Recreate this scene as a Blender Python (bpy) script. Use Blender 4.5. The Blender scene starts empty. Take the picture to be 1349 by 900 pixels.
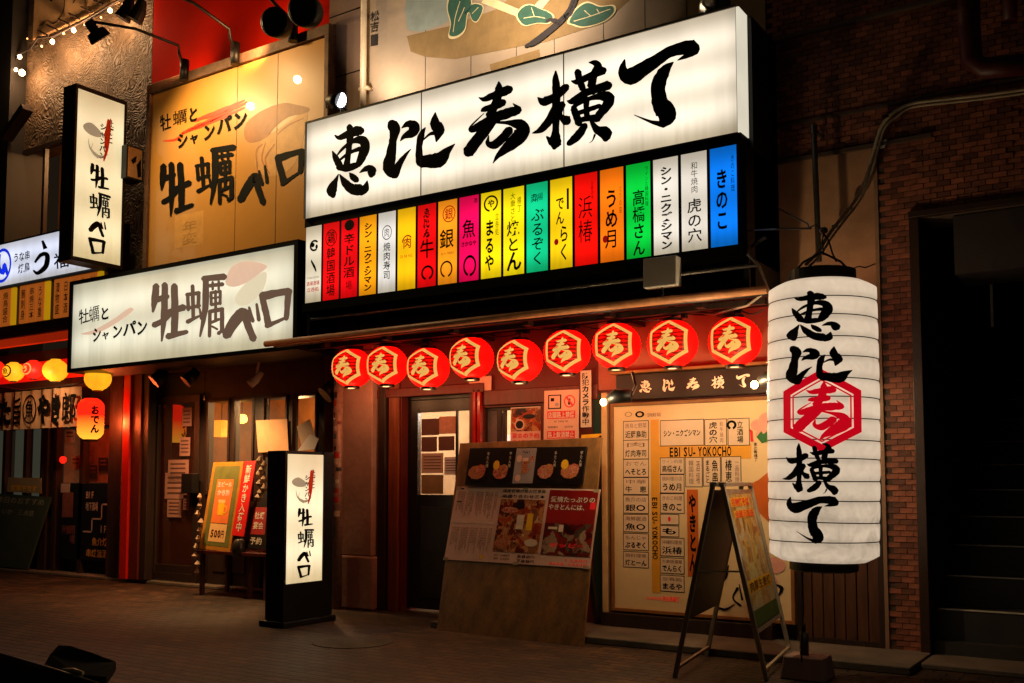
import bpy, bmesh, math, random
from mathutils import Vector, Matrix
from math import pi, sin, cos, radians
random.seed(7)
SC = bpy.context.scene
COL = SC.collection

# ---------------------------------------------------------------- camera
F_PX, CX, CY = 1312.0, 674.5, 450.0
YAW, PITCH, SHIFT = radians(33.3), radians(4.0), 94.3
CAM = Vector((0, -7.9, 1.3))
cd = bpy.data.cameras.new('camera'); cam = bpy.data.objects.new('camera', cd); COL.objects.link(cam)
cd.sensor_width = 36; cd.lens = F_PX / 1349 * 36; cd.shift_y = SHIFT / 1349
cd.clip_start = .05; cd.clip_end = 500
cam.location = CAM; cam.rotation_euler = (pi / 2 + PITCH, 0, YAW)
SC.camera = cam
VIEW = Vector((-sin(YAW) * cos(PITCH), cos(YAW) * cos(PITCH), sin(PITCH)))
RIGHT = Vector((cos(YAW), sin(YAW), 0)); UP = RIGHT.cross(VIEW)

# ---------------------------------------------------------------- world, exposure
w = bpy.data.worlds.new('World'); SC.world = w; w.use_nodes = True
bg = w.node_tree.nodes['Background']
bg.inputs[0].default_value = (1.0, .62, .36, 1); bg.inputs[1].default_value = .011
SC.view_settings.view_transform = 'Standard'; SC.view_settings.look = 'None'
SC.view_settings.exposure = 0; SC.view_settings.gamma = 1
SC.cycles.use_denoising = True; SC.cycles.max_bounces = 5
SC.cycles.sample_clamp_indirect = 4
SC.cycles.caustics_reflective = False; SC.cycles.caustics_refractive = False

# ---------------------------------------------------------------- places
def ray(px, py):
    return VIEW + RIGHT * ((px - CX) / F_PX) - UP * ((py - CY - SHIFT) / F_PX)
def P(px, py, Y):
    r = ray(px, py); return CAM + r * ((Y - CAM.y) / r.y)
def PX(px, py, X):
    r = ray(px, py); return CAM + r * ((X - CAM.x) / r.x)
def PG(px, py, z=0.0):
    r = ray(px, py); return CAM + r * ((z - CAM.z) / r.z)
def PP(px, py, o, n):
    r = ray(px, py); return CAM + r * ((o - CAM).dot(n) / r.dot(n))
def zof(px, py, Y): return P(px, py, Y).z
def xof(px, py, Y): return P(px, py, Y).x

class Surf:
    """flat four-cornered face; u to the right, v down, offset towards the viewer's side"""
    def __init__(s, tl, tr, br, bl):
        s.c = [Vector(c) for c in (tl, tr, br, bl)]
        s.n = (s.c[3] - s.c[0]).cross(s.c[1] - s.c[0]).normalized()
    def pt(s, u, v, o=0.0):
        a = s.c[0].lerp(s.c[1], u); b = s.c[3].lerp(s.c[2], u)
        return a.lerp(b, v) + s.n * o
    def sub(s, u0, v0, u1, v1, o=0.0):
        return Surf(s.pt(u0, v0, o), s.pt(u1, v0, o), s.pt(u1, v1, o), s.pt(u0, v1, o))
    def w(s): return (s.c[1] - s.c[0]).length
    def h(s): return (s.c[3] - s.c[0]).length
def SY(Y, *q): return Surf(*[P(x, y, Y) for x, y in q])
def SR(x0, z0, x1, z1, Y): return Surf((x0, Y, z1), (x1, Y, z1), (x1, Y, z0), (x0, Y, z0))
class Round:
    """bulging face of a lantern, in the lantern's own frame, looking along -Y; rad(z) gives its radius"""
    def __init__(s, w, z0, z1, rad): s.W, s.z0, s.z1, s.rad = w, z0, z1, rad
    def pt(s, u, v, o=0.0):
        x = (u - .5) * s.W; z = s.z1 + (s.z0 - s.z1) * v
        r = s.rad(z) + o; x = max(-r * .99, min(r * .99, x))
        return Vector((x, -math.sqrt(max(r * r - x * x, 1e-6)), z))

# ---------------------------------------------------------------- materials
def lin(h):
    h = h.lstrip('#'); v = [int(h[i:i + 2], 16) / 255 for i in (0, 2, 4)]
    return tuple(c / 12.92 if c < .04045 else ((c + .055) / 1.055) ** 2.4 for c in v)
MATS = {}
def mat(name, col, rough=.6, metal=0, amt=.25, sc=8, bump=.15, bsc=60, em=None, es=1.0, eamt=0.0, esc=3, stretch=None, coat=0, alpha=1, island=0, trans=0, spec=.5):
    if name in MATS: return MATS[name]
    m = bpy.data.materials.new(name); m.use_nodes = True; nt = m.node_tree; N = nt.nodes; L = nt.links
    b = N['Principled BSDF']
    col = lin(col) if isinstance(col, str) else col
    b.inputs['Roughness'].default_value = rough; b.inputs['Metallic'].default_value = metal
    b.inputs['Coat Weight'].default_value = coat; b.inputs['Alpha'].default_value = alpha
    b.inputs['Transmission Weight'].default_value = trans; b.inputs['Specular IOR Level'].default_value = spec
    tc = N.new('ShaderNodeTexCoord'); mp = N.new('ShaderNodeMapping'); L.new(tc.outputs['Object'], mp.inputs[0])
    if stretch: mp.inputs['Scale'].default_value = stretch
    nz = N.new('ShaderNodeTexNoise'); nz.inputs['Scale'].default_value = sc; nz.inputs['Detail'].default_value = 6
    nz.inputs['Roughness'].default_value = .65
    L.new(mp.outputs[0], nz.inputs['Vector'])
    rp = N.new('ShaderNodeValToRGB'); e = rp.color_ramp.elements
    e[0].position = .3; e[1].position = .7
    e[0].color = (*[max(0, c * (1 - amt)) for c in col], 1); e[1].color = (*[min(1, c * (1 + amt)) for c in col], 1)
    L.new(nz.outputs['Fac'], rp.inputs[0]); out = rp.outputs[0]
    if island:
        g = N.new('ShaderNodeNewGeometry'); oi = N.new('ShaderNodeObjectInfo')
        ad = N.new('ShaderNodeMath'); ad.operation = 'ADD'; fr = N.new('ShaderNodeMath'); fr.operation = 'FRACT'
        L.new(g.outputs['Random Per Island'], ad.inputs[0]); L.new(oi.outputs['Random'], ad.inputs[1]); L.new(ad.outputs[0], fr.inputs[0])
        mr = N.new('ShaderNodeMapRange'); mr.inputs['To Min'].default_value = 1 - island; mr.inputs['To Max'].default_value = 1 + island
        L.new(fr.outputs[0], mr.inputs[0])
        mx = N.new('ShaderNodeVectorMath'); mx.operation = 'SCALE'; L.new(out, mx.inputs[0]); L.new(mr.outputs[0], mx.inputs['Scale'])
        out = mx.outputs[0]
    L.new(out, b.inputs['Base Color'])
    if bump:
        n2 = N.new('ShaderNodeTexNoise'); n2.inputs['Scale'].default_value = bsc; n2.inputs['Detail'].default_value = 4
        L.new(mp.outputs[0], n2.inputs['Vector'])
        bp = N.new('ShaderNodeBump'); bp.inputs['Strength'].default_value = bump; bp.inputs['Distance'].default_value = .01
        L.new(n2.outputs['Fac'], bp.inputs['Height']); L.new(bp.outputs[0], b.inputs['Normal'])
    if em is not None:
        em = lin(em) if isinstance(em, str) else em
        b.inputs['Emission Strength'].default_value = es
        if eamt:
            n3 = N.new('ShaderNodeTexNoise'); n3.inputs['Scale'].default_value = esc; n3.inputs['Detail'].default_value = 3
            L.new(mp.outputs[0], n3.inputs['Vector'])
            r3 = N.new('ShaderNodeValToRGB'); e = r3.color_ramp.elements; e[0].position = .3; e[1].position = .7
            e[0].color = (*[c * (1 - eamt) for c in em], 1); e[1].color = (*[c * (1 + eamt * .4) for c in em], 1)
            L.new(n3.outputs['Fac'], r3.inputs[0]); L.new(r3.outputs[0], b.inputs['Emission Color'])
        else: b.inputs['Emission Color'].default_value = (*em, 1)
    MATS[name] = m; return m

def tube_lit(name, em, es, z0, z1, tubes, edge=.72, axis='Z', x0=0, x1=1, col='#d8d0c0'):
    """backlit acrylic: brighter where the tubes behind it run, dimmer at the frame; dirt at the foot"""
    m = mat(name, col, .35, amt=.05, em=em, es=es, bump=0)
    nt = m.node_tree; N = nt.nodes; L = nt.links; b = N['Principled BSDF']
    g = N.new('ShaderNodeNewGeometry'); sp = N.new('ShaderNodeSeparateXYZ'); L.new(g.outputs['Position'], sp.inputs[0])
    a = N.new('ShaderNodeMapRange'); a.inputs['From Min'].default_value = z0; a.inputs['From Max'].default_value = z1
    L.new(sp.outputs[axis], a.inputs[0])
    c = N.new('ShaderNodeValToRGB'); cr = c.color_ramp; cr.interpolation = 'EASE'
    cr.elements[0].position = 0; cr.elements[0].color = (edge, edge * .93, edge * .76, 1)
    cr.elements[1].position = 1; cr.elements[1].color = (edge, edge * .95, edge * .84, 1)
    for t in tubes:
        el = cr.elements.new(t); el.color = (1.16, 1.14, 1.1, 1)
    for t0, t1 in zip(tubes[:-1], tubes[1:]):
        el = cr.elements.new((t0 + t1) / 2); el.color = (.90, .88, .82, 1)
    L.new(a.outputs[0], c.inputs[0])
    nz = N.new('ShaderNodeTexNoise'); nz.inputs['Scale'].default_value = 2.2; nz.inputs['Detail'].default_value = 7
    mp = N.new('ShaderNodeMapping'); mp.inputs['Scale'].default_value = (1.6, 1.6, .5)
    L.new(g.outputs['Position'], mp.inputs[0]); L.new(mp.outputs[0], nz.inputs['Vector'])
    r = N.new('ShaderNodeMapRange'); r.inputs['From Min'].default_value = .3; r.inputs['From Max'].default_value = .7
    r.inputs['To Min'].default_value = .86; r.inputs['To Max'].default_value = 1.06; L.new(nz.outputs['Fac'], r.inputs[0])
    mu = N.new('ShaderNodeVectorMath'); mu.operation = 'MULTIPLY'; L.new(c.outputs[0], mu.inputs[0])
    mu.inputs[1].default_value = lin(em); L.new(mu.outputs[0], b.inputs['Emission Color'])
    b2 = N.new('ShaderNodeMath'); b2.operation = 'MULTIPLY'; b2.inputs[1].default_value = es; L.new(r.outputs[0], b2.inputs[0])
    # grime that has run down the lower part of the face
    n4 = N.new('ShaderNodeTexNoise'); n4.inputs['Scale'].default_value = 3.; n4.inputs['Detail'].default_value = 5
    p4 = N.new('ShaderNodeMapping'); p4.inputs['Scale'].default_value = (7, 7, .35); L.new(g.outputs['Position'], p4.inputs[0]); L.new(p4.outputs[0], n4.inputs['Vector'])
    r4 = N.new('ShaderNodeMapRange'); r4.inputs['From Min'].default_value = .45; r4.inputs['From Max'].default_value = .7; L.new(n4.outputs['Fac'], r4.inputs[0])
    q4 = N.new('ShaderNodeMapRange'); q4.inputs['From Min'].default_value = .6; q4.inputs['From Max'].default_value = 0; q4.inputs['To Max'].default_value = .15; L.new(a.outputs[0], q4.inputs[0])
    k4 = N.new('ShaderNodeMath'); k4.operation = 'MULTIPLY'; L.new(r4.outputs[0], k4.inputs[0]); L.new(q4.outputs[0], k4.inputs[1])
    j4 = N.new('ShaderNodeMath'); j4.operation = 'SUBTRACT'; j4.inputs[0].default_value = 1; L.new(k4.outputs[0], j4.inputs[1])
    h4 = N.new('ShaderNodeMath'); h4.operation = 'MULTIPLY'; L.new(b2.outputs[0], h4.inputs[0]); L.new(j4.outputs[0], h4.inputs[1]); b2 = h4
    # ends of the box, past the tubes, are dimmer
    if x1 - x0 > 1.5:
        a2 = N.new('ShaderNodeMapRange'); a2.inputs['From Min'].default_value = x0; a2.inputs['From Max'].default_value = x1; L.new(sp.outputs['X'], a2.inputs[0])
        c2 = N.new('ShaderNodeValToRGB'); q = c2.color_ramp; q.interpolation = 'B_SPLINE'; q.elements[0].color = (.6,) * 3 + (1,); q.elements[1].color = (.6,) * 3 + (1,)
        for t in (.07, .34, .66, .93): q.elements.new(t).color = (1.04,) * 3 + (1,)
        for t in (.02, .5, .98): q.elements.new(t).color = (.84,) * 3 + (1,)
        L.new(a2.outputs[0], c2.inputs[0]); b3 = N.new('ShaderNodeMath'); b3.operation = 'MULTIPLY'; L.new(b2.outputs[0], b3.inputs[0]); L.new(c2.outputs[0], b3.inputs[1]); b2 = b3
    L.new(b2.outputs[0], b.inputs['Emission Strength'])
    return m

ink = mat('black_ink', '#0a0908', .7, spec=.12, amt=.3, bump=0)
ink_brown = mat('faded_brown_ink', '#4a3a30', .55, amt=.3, bump=0, em='#6a5242', es=.85)
ink_red = mat('red_print', '#b01414', .5, amt=.15, bump=0, em='#d81818', es=.35)
ink_dred = mat('dark_red_print', '#4a0606', .5, amt=.15, bump=0)
ink_white = mat('white_print', '#d8cfc0', .5, amt=.1, bump=0)
black_metal = mat('black_metal', '#14110f', .45, .4, amt=.3, bump=.1)
dark_wood = mat('dark_wood', '#2a1a12', .5, amt=.45, sc=3, stretch=(6, 6, .6), bump=.3, bsc=30)
red_wood = mat('red_brown_wood', '#5a1c12', .45, amt=.4, sc=3, stretch=(6, 6, .6), bump=.3, bsc=30)
grey_metal = mat('grey_metal', '#55504a', .4, .7, amt=.2)
rust_metal = mat('rusty_painted_metal', '#6b4a34', .6, .2, amt=.4, sc=14)
white_plastic = mat('white_plastic', '#c8c0b4', .4, amt=.08)
cable_mat = mat('black_cable', '#1a1714', .6)

# ---------------------------------------------------------------- mesh builder
class MB:
    def __init__(s): s.v = []; s.f = []; s.m = []; s.mats = []
    def mi(s, m):
        if m not in s.mats: s.mats.append(m)
        return s.mats.index(m)
    def face(s, pts, m):
        i = len(s.v); s.v += [Vector(p) for p in pts]; s.f.append(tuple(range(i, i + len(pts)))); s.m.append(s.mi(m))
    def hexa(s, c, m):   # 8 corners: 0-3 front (tl,tr,br,bl), 4-7 back
        i = len(s.v); s.v += [Vector(p) for p in c]; k = s.mi(m)
        for q in ((0, 3, 2, 1), (4, 5, 6, 7), (0, 1, 5, 4), (3, 7, 6, 2), (0, 4, 7, 3), (1, 2, 6, 5)):
            s.f.append(tuple(i + j for j in q)); s.m.append(k)
        return s
    def box(s, x0, x1, y0, y1, z0, z1, m):
        if x0 > x1: x0, x1 = x1, x0
        if y0 > y1: y0, y1 = y1, y0
        if z0 > z1: z0, z1 = z1, z0
        return s.hexa([(x0, y0, z1), (x1, y0, z1), (x1, y0, z0), (x0, y0, z0), (x0, y1, z1), (x1, y1, z1), (x1, y1, z0), (x0, y1, z0)], m)
    def slab(s, S, th, m, o=0.0):   # front face on S
        return s.hexa([S.pt(0, 0, o), S.pt(1, 0, o), S.pt(1, 1, o), S.pt(0, 1, o), S.pt(0, 0, o - th), S.pt(1, 0, o - th), S.pt(1, 1, o - th), S.pt(0, 1, o - th)], m)
    def lit(s, x0, x1, y0, y1, z0, z1, m, back):   # backlit sheet: only the front face glows
        s.face([(x0, y0, z1), (x1, y0, z1), (x1, y0, z0), (x0, y0, z0)], m)
        s.box(x0 + .001, x1 - .001, y0 + .002, y1, z0 + .001, z1 - .001, back); return s
    def frame(s, S, wd, th, m, o=0.0, wv=None):   # border bars inside S
        a = wd / S.w(); b = (wv or wd) / S.h()
        for q in ((0, 0, 1, b), (0, 1 - b, 1, 1), (0, b, a, 1 - b), (1 - a, b, 1, 1 - b)):
            s.slab(S.sub(*q), th, m, o)
        return s
    def bar(s, p, q, w, m, h=None, up=(0, 0, 1)):
        p = Vector(p); q = Vector(q); d = (q - p).normalized(); u = Vector(up)
        if abs(d.dot(u)) > .95: u = Vector((0, 1, 0))
        a = d.cross(u).normalized() * (w / 2); b = a.cross(d).normalized() * ((h or w) / 2)
        return s.hexa([p - a + b, p + a + b, p + a - b, p - a - b, q - a + b, q + a + b, q + a - b, q - a - b], m)
    def tube(s, pts, r, m, n=10, caps=True):
        pts = [Vector(p) for p in pts]; k = s.mi(m); i0 = len(s.v); prev = None
        for j, p in enumerate(pts):
            d = (pts[min(j + 1, len(pts) - 1)] - pts[max(j - 1, 0)]).normalized()
            if prev is None:
                u = Vector((0, 0, 1)) if abs(d.z) < .9 else Vector((1, 0, 0)); a = d.cross(u).normalized()
            else: a = (prev - d * prev.dot(d)).normalized()
            prev = a; b = d.cross(a); rr = r[j] if isinstance(r, (list, tuple)) else r
            for t in range(n):
                s.v.append(p + (a * cos(2 * pi * t / n) + b * sin(2 * pi * t / n)) * rr)
        for j in range(len(pts) - 1):
            for t in range(n):
                s.f.append((i0 + j * n + t, i0 + j * n + (t + 1) % n, i0 + (j + 1) * n + (t + 1) % n, i0 + (j + 1) * n + t)); s.m.append(k)
        if caps:
            s.f.append(tuple(i0 + t for t in reversed(range(n)))); s.m.append(k)
            s.f.append(tuple(i0 + (len(pts) - 1) * n + t for t in range(n))); s.m.append(k)
        return s
    def lathe(s, prof, m, c=(0, 0, 0), n=32):   # prof [(r,z)]
        return s.tube([(c[0], c[1], c[2] + z) for r, z in prof], [max(r, 1e-4) for r, z in prof], m, n)
    def ell(s, S, u, v, ru, rv, m, o=.002, n=20, a0=0, a1=1):
        s.face([S.pt(u + ru * cos(2 * pi * (a0 + (a1 - a0) * k / n)), v - rv * sin(2 * pi * (a0 + (a1 - a0) * k / n)), o) for k in range(n)], m)
    def ring(s, S, u, v, ru, rv, t, m, o=.002, n=24, a0=0., a1=1., wob=0):
        for k in range(n):
            A = 2 * pi * (a0 + (a1 - a0) * k / n); B = 2 * pi * (a0 + (a1 - a0) * (k + 1) / n)
            ta = 1 - t * (1 + wob * sin(A * .5)); tb = 1 - t * (1 + wob * sin(B * .5))
            s.face([S.pt(u + ru * cos(A), v - rv * sin(A), o), S.pt(u + ru * cos(B), v - rv * sin(B), o),
                    S.pt(u + ru * tb * cos(B), v - rv * tb * sin(B), o), S.pt(u + ru * ta * cos(A), v - rv * ta * sin(A), o)], m)
    def rect(s, S, u0, v0, u1, v1, m, o=.002):
        s.face([S.pt(u0, v0, o), S.pt(u1, v0, o), S.pt(u1, v1, o), S.pt(u0, v1, o)], m)
    def poly(s, S, pts, m, o=.002): s.face([S.pt(u, v, o) for u, v in pts], m)
    def line(s, S, u0, v0, u1, v1, t, m, o=.003):   # t as a fraction of width for vertical, of height for horizontal
        if abs(u1 - u0) < abs(v1 - v0): s.rect(S, u0 - t / 2, v0, u0 + t / 2, v1, m, o)
        else: s.rect(S, u0, v0 - t / 2, u1, v0 + t / 2, m, o)
    def build(s, name, parent=None, bevel=0, smooth=False, label=None, kind=None, local=False):
        me = bpy.data.meshes.new(name); base = Vector((0, 0, 0))
        if parent is not None and not local:
            p = parent
            while p is not None: base = base + p.location; p = p.parent
        me.from_pydata([tuple(v - base) for v in s.v], [], s.f)
        for m in s.mats: me.materials.append(m)
        me.polygons.foreach_set('material_index', s.m)
        if smooth:
            me.polygons.foreach_set('use_smooth', [len(f) == 4 for f in s.f])
        me.update()
        o = bpy.data.objects.new(name, me); COL.objects.link(o)
        if parent is not None: o.parent = parent
        if bevel:
            md = o.modifiers.new('bevel', 'BEVEL'); md.width = bevel; md.segments = 2; md.limit_method = 'ANGLE'
        if label: o['label'] = label
        if kind: o['kind'] = kind
        return o

def thing(name, label, cat, loc=(0, 0, 0), rz=0, group=None):
    o = bpy.data.objects.new(name, None); COL.objects.link(o); o.empty_display_size = .1
    o.location = loc; o.rotation_euler = (0, 0, rz); o['label'] = label; o['category'] = cat
    if group: o['group'] = group
    return o
def tag(o, label, cat, group=None):
    o['label'] = label; o['category'] = cat
    if group: o['group'] = group
    return o
def kids(o): return [c for c in COL.objects if c.parent == o]
def dup(root, loc, rz, label, group=None):
    r = root.copy(); COL.objects.link(r); r.location = loc; r.rotation_euler = (0, 0, rz); r['label'] = label
    if group: r['group'] = group
    for ch in kids(root):
        c = ch.copy(); COL.objects.link(c); c.parent = r
        for g in kids(ch):
            d = g.copy(); COL.objects.link(d); d.parent = c
    return r

# ---------------------------------------------------------------- lettering
GL = {}
def glyph(ch, bold):
    if 0x4e00 <= ord(ch) < 0xa000: bold = min(bold, .012)
    k = (ch, bold)
    if k not in GL:
        cu = bpy.data.curves.new('letter', 'FONT'); cu.body = ch; cu.size = 1; cu.resolution_u = 2; cu.offset = bold
        o = bpy.data.objects.new('letter', cu); COL.objects.link(o)
        bpy.context.view_layer.update()
        ev = o.evaluated_get(bpy.context.evaluated_depsgraph_get()); me = ev.to_mesh()
        cjk = ord(ch) > 0x2e00 or ch in '○・'
        vs = [v.co.xy.copy() for v in me.vertices]
        if cjk: vs = [(v[0], .88 - v[1]) for v in vs]
        elif vs:
            x0 = min(v[0] for v in vs); x1 = max(v[0] for v in vs); wd = max(x1 - x0, .5)
            vs = [((v[0] - x0) / wd * .84 + .08, (.75 - v[1]) / .8) for v in vs]
        fs = [tuple(p.vertices) for p in me.polygons]
        ev.to_mesh_clear(); bpy.data.objects.remove(o); bpy.data.curves.remove(cu)
        GL[k] = (vs, fs)
    return GL[k]
def put(mb, S, ch, u0, v0, u1, v1, m, o=.003, bold=.02, rot=False):
    if ch == ' ': return
    vs, fs = glyph(ch, bold); k = mb.mi(m); i = len(mb.v)
    for x, y in vs:
        if rot: x, y = 1 - y, x
        mb.v.append(S.pt(u0 + (u1 - u0) * x, v0 + (v1 - v0) * y, o))
    for f in fs: mb.f.append(tuple(i + j for j in f)); mb.m.append(k)
def th(mb, S, s, u0, v0, u1, v1, m, bold=.02, o=.003, slant=0):
    n = len(s)
    for i, ch in enumerate(s):
        a = u0 + (u1 - u0) * i / n; b = u0 + (u1 - u0) * (i + 1) / n
        if ch in BR and bold < 0: brush(mb, S, ch, a, v0 + slant * i, b, v1 + slant * i, m, o)
        else: put(mb, S, ch, a, v0 + slant * i, b, v1 + slant * i, m, o, abs(bold))
def tv(mb, S, s, u0, v0, u1, v1, m, bold=.02, o=.003, rot=False):
    n = len(s)
    for i, ch in enumerate(s):
        a = v0 + (v1 - v0) * i / n; b = v0 + (v1 - v0) * (i + 1) / n
        if ch in 'ー': put(mb, S, ch, u0, a, u1, b, m, o, abs(bold), True)
        elif ch in BR and bold < 0: brush(mb, S, ch, u0, a, u1, b, m, o)
        else: put(mb, S, ch, u0, a, u1, b, m, o, abs(bold), rot)

# brush strokes: (x, y, width) along each stroke
def cr(p0, p1, p2, p3, t):
    return tuple(.5 * (2 * b + (c - a) * t + (2 * a - 5 * b + 4 * c - d) * t * t + (3 * b - a - 3 * c + d) * t ** 3) for a, b, c, d in zip(p0, p1, p2, p3))
def ribbon(st, rough=.08, steps=5):
    st = [tuple(map(float, s)) for s in st]; q = [st[0]] + st + [st[-1]]; c = []
    for i in range(1, len(q) - 2):
        for k in range(steps): c.append(cr(q[i - 1], q[i], q[i + 1], q[i + 2], k / steps))
    c.append(st[-1]); L = []; R = []; rnd = random.Random(int(sum(p[0] for p in st)))
    for i, (x, y, wd) in enumerate(c):
        a = c[max(i - 1, 0)]; b = c[min(i + 1, len(c) - 1)]
        dx, dy = b[0] - a[0], b[1] - a[1]; l = math.hypot(dx, dy) or 1; nx, ny = -dy / l, dx / l
        wd = max(wd, 1) / 2
        L.append((x + nx * wd * (1 + rnd.uniform(-rough, rough)), y + ny * wd * (1 + rnd.uniform(-rough, rough))))
        R.append((x - nx * wd * (1 + rnd.uniform(-rough, rough)), y - ny * wd * (1 + rnd.uniform(-rough, rough))))
    def cap(p, d, wd):
        a0 = math.atan2(d[1], d[0]); return [(p[0] + cos(a0 + t) * wd / 2, p[1] + sin(a0 + t) * wd / 2) for t in (1.2, .6, 0, -.6, -1.2)]
    quads = [[L[i], L[i + 1], R[i + 1], R[i]] for i in range(len(c) - 1)]
    e = c[-1]; b = c[-2]
    if e[2] > 6: quads.append([L[-1]] + [(p[0], p[1]) for p in cap(e, (e[0] - b[0], e[1] - b[1]), e[2] * .8)] + [R[-1]])
    e = c[0]; b = c[1]
    if e[2] > 6: quads.append([R[0]] + [(p[0], p[1]) for p in cap(e, (e[0] - b[0], e[1] - b[1]), e[2] * .8)] + [L[0]])
    return quads
BR = {}; BOX = {}
def define(ch, strokes, ox, oy, sc, Y):
    fat = 1.27 if sc > 3 else 1.05; strokes = [[(x, y, w_ * fat if w_ > 9 else w_) for x, y, w_ in st] for st in strokes]
    polys = []
    for i, st in enumerate(strokes):
        for q in ribbon(st):
            polys.append((i, [P(ox + x / sc, oy + y / sc, Y) for x, y in q]))
    xs = [p.x for i, q in polys for p in q]; zs = [p.z for i, q in polys for p in q]
    x0, x1, z0, z1 = min(xs), max(xs), min(zs), max(zs); BOX[ch] = (x0, x1, z0, z1)
    BR[ch] = [(i, [((p.x - x0) / (x1 - x0), (z1 - p.z) / (z1 - z0)) for p in q]) for i, q in polys]
def brush(mb, S, ch, u0, v0, u1, v1, m, o=.003):
    for i, q in BR[ch]:
        mb.face([S.pt(u0 + (u1 - u0) * x, v0 + (v1 - v0) * y, o + i * .0003) for x, y in q], m)
SIGN_Y = -.8
define('恵', [[(105, 390, 6), (135, 408, 26), (190, 387, 40), (250, 365, 52), (280, 362, 46)],
    [(205, 335, 34), (208, 400, 38), (200, 480, 30), (185, 595, 34)], [(92, 497, 8), (112, 540, 32), (140, 595, 38)],
    [(115, 535, 8), (160, 480, 16), (220, 435, 22), (285, 425, 52), (308, 465, 50), (285, 540, 44), (258, 590, 30)],
    [(135, 560, 12), (200, 510, 18), (275, 480, 24)], [(130, 605, 30), (190, 608, 40), (262, 585, 30)],
    [(132, 650, 8), (112, 695, 26), (88, 752, 56), (96, 790, 34)],
    [(140, 650, 8), (172, 700, 38), (215, 742, 52), (270, 752, 62), (310, 738, 42), (322, 690, 6)],
    [(205, 640, 8), (225, 665, 34), (252, 688, 34)], [(270, 640, 6), (320, 612, 34), (350, 625, 50), (348, 655, 36)]], 420, 100, 5, SIGN_Y)
define('比', [[(485, 320, 62), (502, 360, 56), (490, 430, 42), (478, 520, 54), (462, 610, 62), (505, 655, 46)],
    [(500, 650, 50), (530, 585, 36), (575, 520, 18), (612, 480, 4)],
    [(548, 345, 8), (590, 318, 36), (632, 335, 56), (615, 375, 52), (565, 400, 26), (538, 432, 5)],
    [(705, 340, 6), (678, 390, 34), (662, 480, 36), (670, 570, 44)],
    [(672, 570, 60), (740, 562, 72), (800, 550, 78), (850, 495, 40), (900, 448, 4)],
    [(770, 240, 5), (768, 310, 52), (792, 360, 62), (775, 438, 6)], [(790, 375, 30), (735, 385, 16), (690, 425, 8)]], 420, 100, 5, SIGN_Y)
define('寿', [[(190, 238, 8), (235, 252, 34), (300, 225, 46), (390, 190, 58), (440, 170, 56)],
    [(352, 110, 10), (355, 160, 50), (345, 230, 52), (310, 320, 54), (280, 390, 60)],
    [(215, 345, 20), (240, 332, 36), (320, 308, 50), (390, 275, 48)],
    [(235, 365, 6), (180, 415, 10), (128, 470, 14), (130, 500, 36), (210, 462, 58), (330, 398, 62), (440, 360, 66), (510, 335, 46), (465, 285, 6)],
    [(320, 400, 60), (240, 500, 74), (165, 600, 74), (105, 680, 76)],
    [(320, 440, 14), (430, 442, 30), (530, 465, 84), (530, 540, 96), (440, 625, 74), (350, 705, 34), (305, 770, 6)],
    [(440, 500, 56), (380, 570, 56), (315, 620, 56), (265, 605, 34), (272, 545, 8)]], 600, 90, 6.132, SIGN_Y)
define('横', [[(812, 25, 12), (812, 100, 46), (818, 200, 54), (812, 400, 50), (812, 500, 44), (806, 600, 84), (800, 640, 40)],
    [(740, 555, 14), (780, 600, 50)], [(665, 235, 6), (712, 270, 58), (790, 240, 50), (860, 185, 56), (900, 150, 46)],
    [(820, 320, 64), (755, 430, 54), (690, 500, 40), (620, 527, 5)], [(865, 290, 46), (850, 380, 30), (900, 425, 74)],
    [(990, 30, 48), (1003, 90, 44), (1032, 170, 44)], [(1080, -45, 8), (1130, -40, 40), (1155, -10, 52), (1120, 60, 54), (1100, 150, 54)],
    [(940, 105, 10), (990, 110, 40), (1100, 60, 46), (1200, 18, 52)], [(903, 265, 8), (950, 268, 44), (1050, 205, 48), (1150, 168, 54), (1240, 140, 62)],
    [(950, 325, 30), (1000, 285, 30), (1120, 238, 34), (1228, 232, 74), (1240, 280, 70), (1180, 360, 54), (1140, 415, 50)],
    [(958, 330, 44), (985, 400, 50), (1000, 450, 46)], [(1000, 362, 30), (1080, 335, 34), (1170, 305, 30)],
    [(1064, 250, 44), (1060, 330, 34), (1068, 400, 44)], [(1000, 420, 34), (1140, 398, 42)],
    [(1050, 465, 44), (990, 550, 56), (918, 612, 36)], [(1100, 430, 24), (1150, 500, 54), (1215, 525, 84), (1216, 570, 54)], [(1130, 540, 16), (1112, 585, 9), (1085, 606, 4)]], 600, 90, 6.132, SIGN_Y)
define('丁', [[(545, 320, 6), (536, 375, 40), (570, 415, 70), (680, 350, 56), (780, 285, 48), (860, 260, 56), (912, 262, 76)],
    [(925, 270, 40), (880, 300, 24), (828, 327, 4)], [(808, 335, 5), (762, 380, 46), (727, 460, 64), (732, 540, 68), (768, 620, 86), (752, 672, 36)],
    [(755, 672, 30), (690, 658, 15), (595, 620, 4)]], 690, 0, 4.088, SIGN_Y)
L_Y = -.6
define('牡', [[(618, 290, 26), (612, 345, 26), (605, 392, 10)], [(618, 345, 24), (662, 332, 22)], [(652, 285, 24), (650, 400, 26), (640, 508, 8)],
    [(610, 445, 24), (650, 425, 20), (685, 392, 12)], [(690, 290, 26), (692, 400, 28), (690, 480, 26)], [(665, 395, 22), (728, 375, 26)], [(665, 490, 26), (740, 472, 16)]], 0, 280, 2.998, L_Y)
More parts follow.
